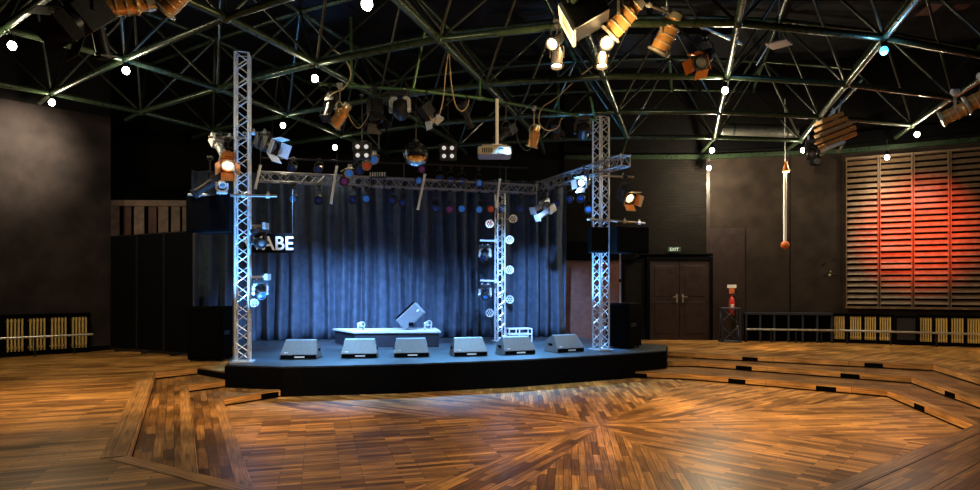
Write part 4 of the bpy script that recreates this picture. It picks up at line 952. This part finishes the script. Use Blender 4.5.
LP = (((0.621, 16.75, 3.464), (-.16,.05,0), 'topmost small round lamp on the curtain side of the slim tower', 'glass'), ((0.527, 16.75, 2.897), (-.10,.05,0), 'second small round lamp down the slim tower', 'glass'),
      ((0.527, 16.75, 2.086), (-.10,.05,0), 'third small round lamp down the slim tower', 'glass'), ((0.527, 16.75, 1.289), (-.10,.05,0), 'lowest small round lamp on the far side of the slim tower', 'glass'),
      ((-0.013, 16.7, 3.324), (.12,.08,0), 'small round lamp with red lenses near the slim tower top', 'gel_red'), ((-0.013, 16.7, 0.927), (.12,.08,0), 'small round lamp beneath the lower bracket arm of the slim tower', 'glass'))
for p, bk, lb, ln in LP: led_par(lb, p, (.1,-1,.05), bk, .98, 'small round lamps on the towers', ln)
fresnel('glowing orange lamp with copper flaps beside the brown door tower', (3.07, 14.1, 3.715), (.35,-.85,-.5), .42, 1.05, 'blackmetal', 'lit_orange', 'copper', 'orange lamps on the stage towers')
cross_pipe('short pipe arm holding the orange lamp on the brown door tower', (2.474, 14.2, 4.177), (3.275, 14.1, 4.124), (.7,))
# two small floor lamps on the riser
moving_head('small silver lamp standing at the empty end of the white riser', (-3.215, 15.45, 0.69), (.8,-.6,.1), False, .62, 'alu', 'alu', 'small lamps on the white riser')
moving_head('small silver lamp standing behind the tilted speaker on the riser', (-1.56, 15.6, 0.707), (.5,-.7,.2), False, .62, 'alu', 'alu', 'small lamps on the white riser')

# ---------------------------------------------------------------- near lamps in the lattice
cross_pipe('long warm toned pipe slanting down above the two brass cans', (1.579, 8.9, 5.964), (4.43, 10.9, 5.89), (.3, .55, .95))
par('big brass can lamp hung from the slanting pipe, nearer the black flood', (1.98, 9.3, 5.62), (-.62,.34,-.62), .45, 1.42, 'brass', 'glass', 'big brass cans on the slanting pipe', 'chrome', True)
par('big brass can lamp hung from the slanting pipe, further along', (2.796, 9.85, 5.588), (-.40,.34,-.80), .42, 1.38, 'brass', 'glass', 'big brass cans on the slanting pipe', 'chrome', True)
par('dark can lamp with a copper flap at the end of the slanting pipe', (3.71, 10.7, 5.569), (-.5,-.5,-.5), .42, 1.15, 'blackmetal', 'glass', None, None, False, 'copper')
t = thing('flood_light', 'large black flood lamp with a pale open face above the warm lamps', 'stage lamp', (1.425, 9.2, 5.651))
ax, sd, up = perp((-.80,.12,-.42))
mb = MB(); mb.box((0, 0, 0), (.56, .52, .40), (ax, sd, up)); mb.build('housing', M['blackmetal'], t, bevel=.02)
mb = MB(); mb.box(ax*.29, (.03, .56, .36), (ax, sd, up)); mb.build('reflector_face', M['palewood'], t, bevel=.01)
mb = MB()
for e, L in ((up*.22, .62), (-up*.22, .62)): mb.box(ax*.31+e, (.05, L, .02), (ax, sd, up))
for e in (sd*.31, -sd*.31): mb.box(ax*.31+e, (.05, .02, .44), (ax, sd, up))
mb.build('face_frame', M['alu'], t)
mb = MB(); mb.bar(sd*.33, sd*.33+V((.05, 0, .55)), .03, .012); mb.bar(-sd*.33, -sd*.33+V((.05, 0, .55)), .03, .012); mb.bar(sd*.33+V((.05, 0, .55)), -sd*.33+V((.05, 0, .55)), .03, .012); mb.build('yoke', M['blackmetal'], t)
GW = 'glowing warm lamps below the black flood'
par('glowing warm lamp beneath the black flood, upper of the near pair', (1.022, 9.6, 5.425), (-.45,-.6,-.55), .32, .85, 'blackmetal', 'lit_warm', GW)
par('glowing warm lamp facing down, lower of the pair beside the black flood', (1.037, 9.6, 5.161), (-.05,-.25,-.95), .5, .85, 'blackmetal', 'lit_warm', GW)
par('glowing warm lamp below the first brass can, upper of that pair', (1.799, 9.7, 5.48), (.05,-.75,-.6), .32, .95, 'blackmetal', 'lit_warm', GW)
par('glowing warm lamp facing down below the first brass can', (1.752, 9.7, 5.198), (-.05,-.25,-.95), .5, .85, 'blackmetal', 'lit_warm', GW)
# right side lamps
cross_pipe('pale pipe slanting beside the lattice above the brass flood', (8.16, 13.6, 6.163), (7.542, 14, 5.348), (.2, .75))
t = thing('brass_flood', 'wide ribbed brass flood lamp hanging before the brown wall corner', 'stage lamp', (7.69, 13.9, 5.142))
ax, sd, up = perp((-.45,-.55,-.62))
tl = V((.93, 0, .36)); nn = V((0, -1, 0)); vv = tl.cross(nn)
mb = MB()
for k in range(5):
    o_ = -vv*(.26-.13*k) if vv.z > 0 else vv*(.26-.13*k)
    mb.box(o_*-1, (.86-.10*abs(k-3.2), .32, .095), (tl, nn, vv))
mb.build('ribbed_housing', M['brass'], t, bevel=.02)
mb = MB(); mb.box(tl*.0+V((.02, -.1, .0)), (.9, .16, .03), (tl, nn, vv)); mb.build('seam_strip', M['chrome'], t)
mb = MB(); mb.box(V((-.02, .0, -.36)), (.42, .3, .10), (tl, nn, vv)); mb.build('lamp_face', M['whitetop'], t, bevel=.01)
mb = MB(); mb.bar((-.1, 0, -.36), (-.26, 0, -.58), .14, .012); mb.bar((.26, 0, -.26), (.12, 0, -.5), .14, .012); mb.build('flap', M['chrome'], t)
mb = MB(); mb.bar((.1, 0, .2), (.18, 0, .68), .04, .02); mb.build('yoke', M['steelpipe'], t)
moving_head('black round lamp hanging just under the brass flood', (7.323, 14.1, 4.693), (-.4,-.7,-.5), True, .9, 'blackmetal', 'blackmetal')
par('big brass can lamp close to the louvres and the picture edge', (9.15, 12.2, 5.044), (-.78,.55,-.40), .42, 1.3, 'brass', 'glass', None, 'chrome', True)
par('brass can lamp cut by the picture edge above the louvres', (9.364, 11.8, 5.216), (-.78,.55,-.42), .42, 1.4, 'brass', 'glass', None, 'chrome', True)
t = thing('wall_lamp', 'small black lamp on the top edge of the brown wall under the lattice', 'lamp', (9.383, 17.9, 5.295))
mb = MB(); mb.box((0, 0, 0), (.22, .2, .3)); mb.build('housing', M['black'], t, bevel=.02)
mb = MB(); mb.lathe((0, -.1, -.04), (-.3,-1,-.4), [(0, .08), (.08, .09), (.08, .07)], 12); mb.build('lens_tube', M['blackmetal'], t)
mb = MB(); mb.bar((0, .1, .1), (0, .42, .12), .05); mb.build('bracket', M['black'], t)
# top corner lamps on the left
cross_pipe('pipe near the roof holding the lamps above the brown wall corner', (-5.479, 7.9, 5.55), (-4.065, 8.4, 5.692), (.2, .5, .85))
profile('black profile lamp with a pale gel frame, lowest of the corner lamps', (-5.008, 7.9, 4.964), (.1,.2,-.95), .72, 1.1, 'blackmetal', 'black lamps in the roof corner')
fresnel('bulky black flapped lamp above the corner wall, beside the profile lamp', (-5.057, 7.8, 5.047), (-.35,-.5,-.6),   .45, 1.45, 'blackmetal', 'glass', 'blackmetal', 'black lamps in the roof corner')
par('brass can lamp lying flat at the top picture edge in the roof corner', (-4.782, 8.1, 5.31), (-.92,-.42,-.22), .32, 1.35, 'brass', 'glass', 'brass cans in the roof corner', 'chrome', True)
par('brass can lamp beside the flat one at the top picture edge', (-4.204, 8.3, 5.469), (-.6,.1,-.5), .28, 1.2, 'brass', 'glass', 'brass cans in the roof corner', 'chrome', True)
# ceiling plate and ducts
t = thing('ceiling_plate', 'small flat square plate hung high in the lattice', 'plate', (5.873, 12.6, 6.559))
mb = MB(); mb.box((0, 0, 0), (.40, .40, .035), (V((.71, .71, 0)), V((-.71, .71, 0)), V((0, 0, 1)))); mb.build('plate', M['palewood'], t, bevel=.008)
mb = MB(); mb.tube((-.2, 0, 0), (-.42, .1, -.4), .012, 6); mb.tube((0, 0, .02), (0, 0, 1.0), .008, 6); mb.build('stay', M['alu'], t)
def duct(label, a, b, r):
    a, b = V(a), V(b); t = thing('ventilation_duct', label, 'duct', a); d = b-a; L = d.length; n = int(L/.09); prof = []
    for k in range(n): prof += [(L*k/n, r), (L*(k+.5)/n, r*1.07)]
    mb = MB(); mb.lathe((0, 0, 0), d, prof+[(L, r)], 18); mb.build('corrugated_tube', M['duct'], t, True)
    for f_ in (.15, .85): mb = MB(); mb.lathe(d*f_, d, [(0, r*1.1), (.05, r*1.1)], 18); mb.tube(d*f_, d*f_+V((0, 0, .9)), .012, 6); mb.build('hanger_strap', M['blackmetal'], t)
duct('grey corrugated duct running high along the exit wall', (6.781, 18.2, 6.238), (8.863, 17.9, 6.104), .19)


# ---------------------------------------------------------------- light
BLUE = (.12, .40, 1.)
WASH = (.24, .50, 1)
for p, tg, e, dg in (((-4.6, 12.6, 4.3), (-3.2, 17.2, .2), 5600, 50), ((-2.2, 12.4, 4.6), (-5.0, 17.0, .1), 6500, 48), ((-.6, 12.4, 4.6), (-3.4, 17.2, .1), 4200, 48),
                 ((.4, 12.8, 4.6), (-1.2, 17.7, .0), 2600, 46), ((2.2, 13.9, 4.3), (-.2, 17.8, .2), 4400, 46), ((.6, 13.4, 4.4), (1.7, 18.2, .5), 6000, 46)):
    spot('stage_wash_light', p, tg, e*.82, WASH, dg, 1)
spot('warm_light', (-2.2, 5.2, 5.4), (7.2, 12.2, -.2), 2600, (1, .69, .33), 42, 1)  # added spot without a fixture, brightens the risers of the angled steps
spot('warm_light', (.8, 6.4, 5.4), (-4.8, 10.6, -.2), 1300, (1, .69, .33), 42, 1)  # second added spot, for the risers by the stage corner
spot('stage_back_light', (-3.6, 15.5, 4.1), (-3.4, 13.6, .1), 3000, (.15, .48, 1), 60, .7)
spot('stage_back_light', (-.9, 16.3, 4.1), (-.9, 14.2, .1), 3000, (.15, .48, 1), 60, .7)
spot('stage_back_light', (1.0, 16.9, 4.1), (1.4, 14.8, .1), 3000, (.15, .48, 1), 60, .7)
spot('front_fill_light', (-3.0, 10.9, 4.6), (-3.0, 13.0, .4), 1600, (.30, .62, 1), 60, .9)  # added fill outside any lamp body, turns the wedge tops blue
spot('front_fill_light', (.3, 11.6, 4.6), (.4, 13.6, .4), 1600, (.30, .62, 1), 60, .9)
spot('tower_fill_light', (-5.0, 12.55, 5.7), (-4.80, 12.02, .2), 5200, (.08, .38, 1), 16, .5)  # added blue spots with no fixture, tint the lattice towers
spot('tower_fill_light', (-4.2, 11.4, .5), (-4.81, 12.06, 3.2), 2200, (.10, .42, 1), 50, .6)
spot('tower_fill_light', (2.7, 14.95, 5.3), (2.56, 14.36, .2), 5200, (.08, .38, 1), 16, .5)
spot('tower_fill_light', (2.0, 13.9, .5), (2.57, 14.4, 3.0), 1800, (.12, .45, 1), 45, .6)
spot('tower_fill_light', (-.2, 16.0, 3.9), (.27, 16.85, 2.0), 300, (.15, .48, 1), 60, .6)
spot('red_light', (9.7, 13.2, 4.7), (12.0, 17.45, 3.25), 7000, (1, .07, .02), 40, 1)
spot('louvre_light', (9.7, 13.2, 4.9), (12.2, 17.4, 4.1), 1300, (.9, .85, 1), 12, 1)
spot('wall_glow_light', (-9.5, 13.4, 5.5), (-11.05, 14.65, 4.9), 1100, (1, .88, .66), 76, 1)
for p in ((.95,9.1,5.15), (1.85,9.1,5.0)): point('warm_glow_light', p, 110, (1, .68, .32), .05)
for p, tg in (((1.15,9.6,5.35),(1.6,9.0,-.4)), ((1.75,9.6,5.3),(2.5,10.5,-.4))):
    spot('warm_light', p, tg, 800, (1, .60, .22), 90, 1)
spot('warm_light', (7.4, 15.0, 5.5), (7.6, 16.6, 0), 1700, (1, .67, .30), 22, .9)
spot('warm_light', (12.4, 14.4, 5.4), (13.2, 15.6, 0), 1500, (1, .67, .30), 24, .9)
spot('warm_light', (-7.0, 8.2, 5.4), (-6.4, 8.6, 0), 1300, (1, .67, .30), 55, .9)
spot('warm_light', (-3.2, 9.6, 5.4), (-3.4, 9.2, -.4), 900, (1, .67, .30), 40, .9)
spot('warm_light', (4.2, 9.6, 5.4), (4.6, 9.8, -.4), 900, (1, .64, .25), 70, 1)

w = bpy.data.worlds.new('world'); SC.world = w; w.use_nodes = True
w.node_tree.nodes['Background'].inputs[0].default_value = (.5, .55, .6, 1); w.node_tree.nodes['Background'].inputs[1].default_value = .004
vs = SC.view_settings; vs.view_transform = 'Standard'; vs.look = 'None'; vs.gamma = 1; vs.use_curve_mapping = False; vs.exposure = 0.
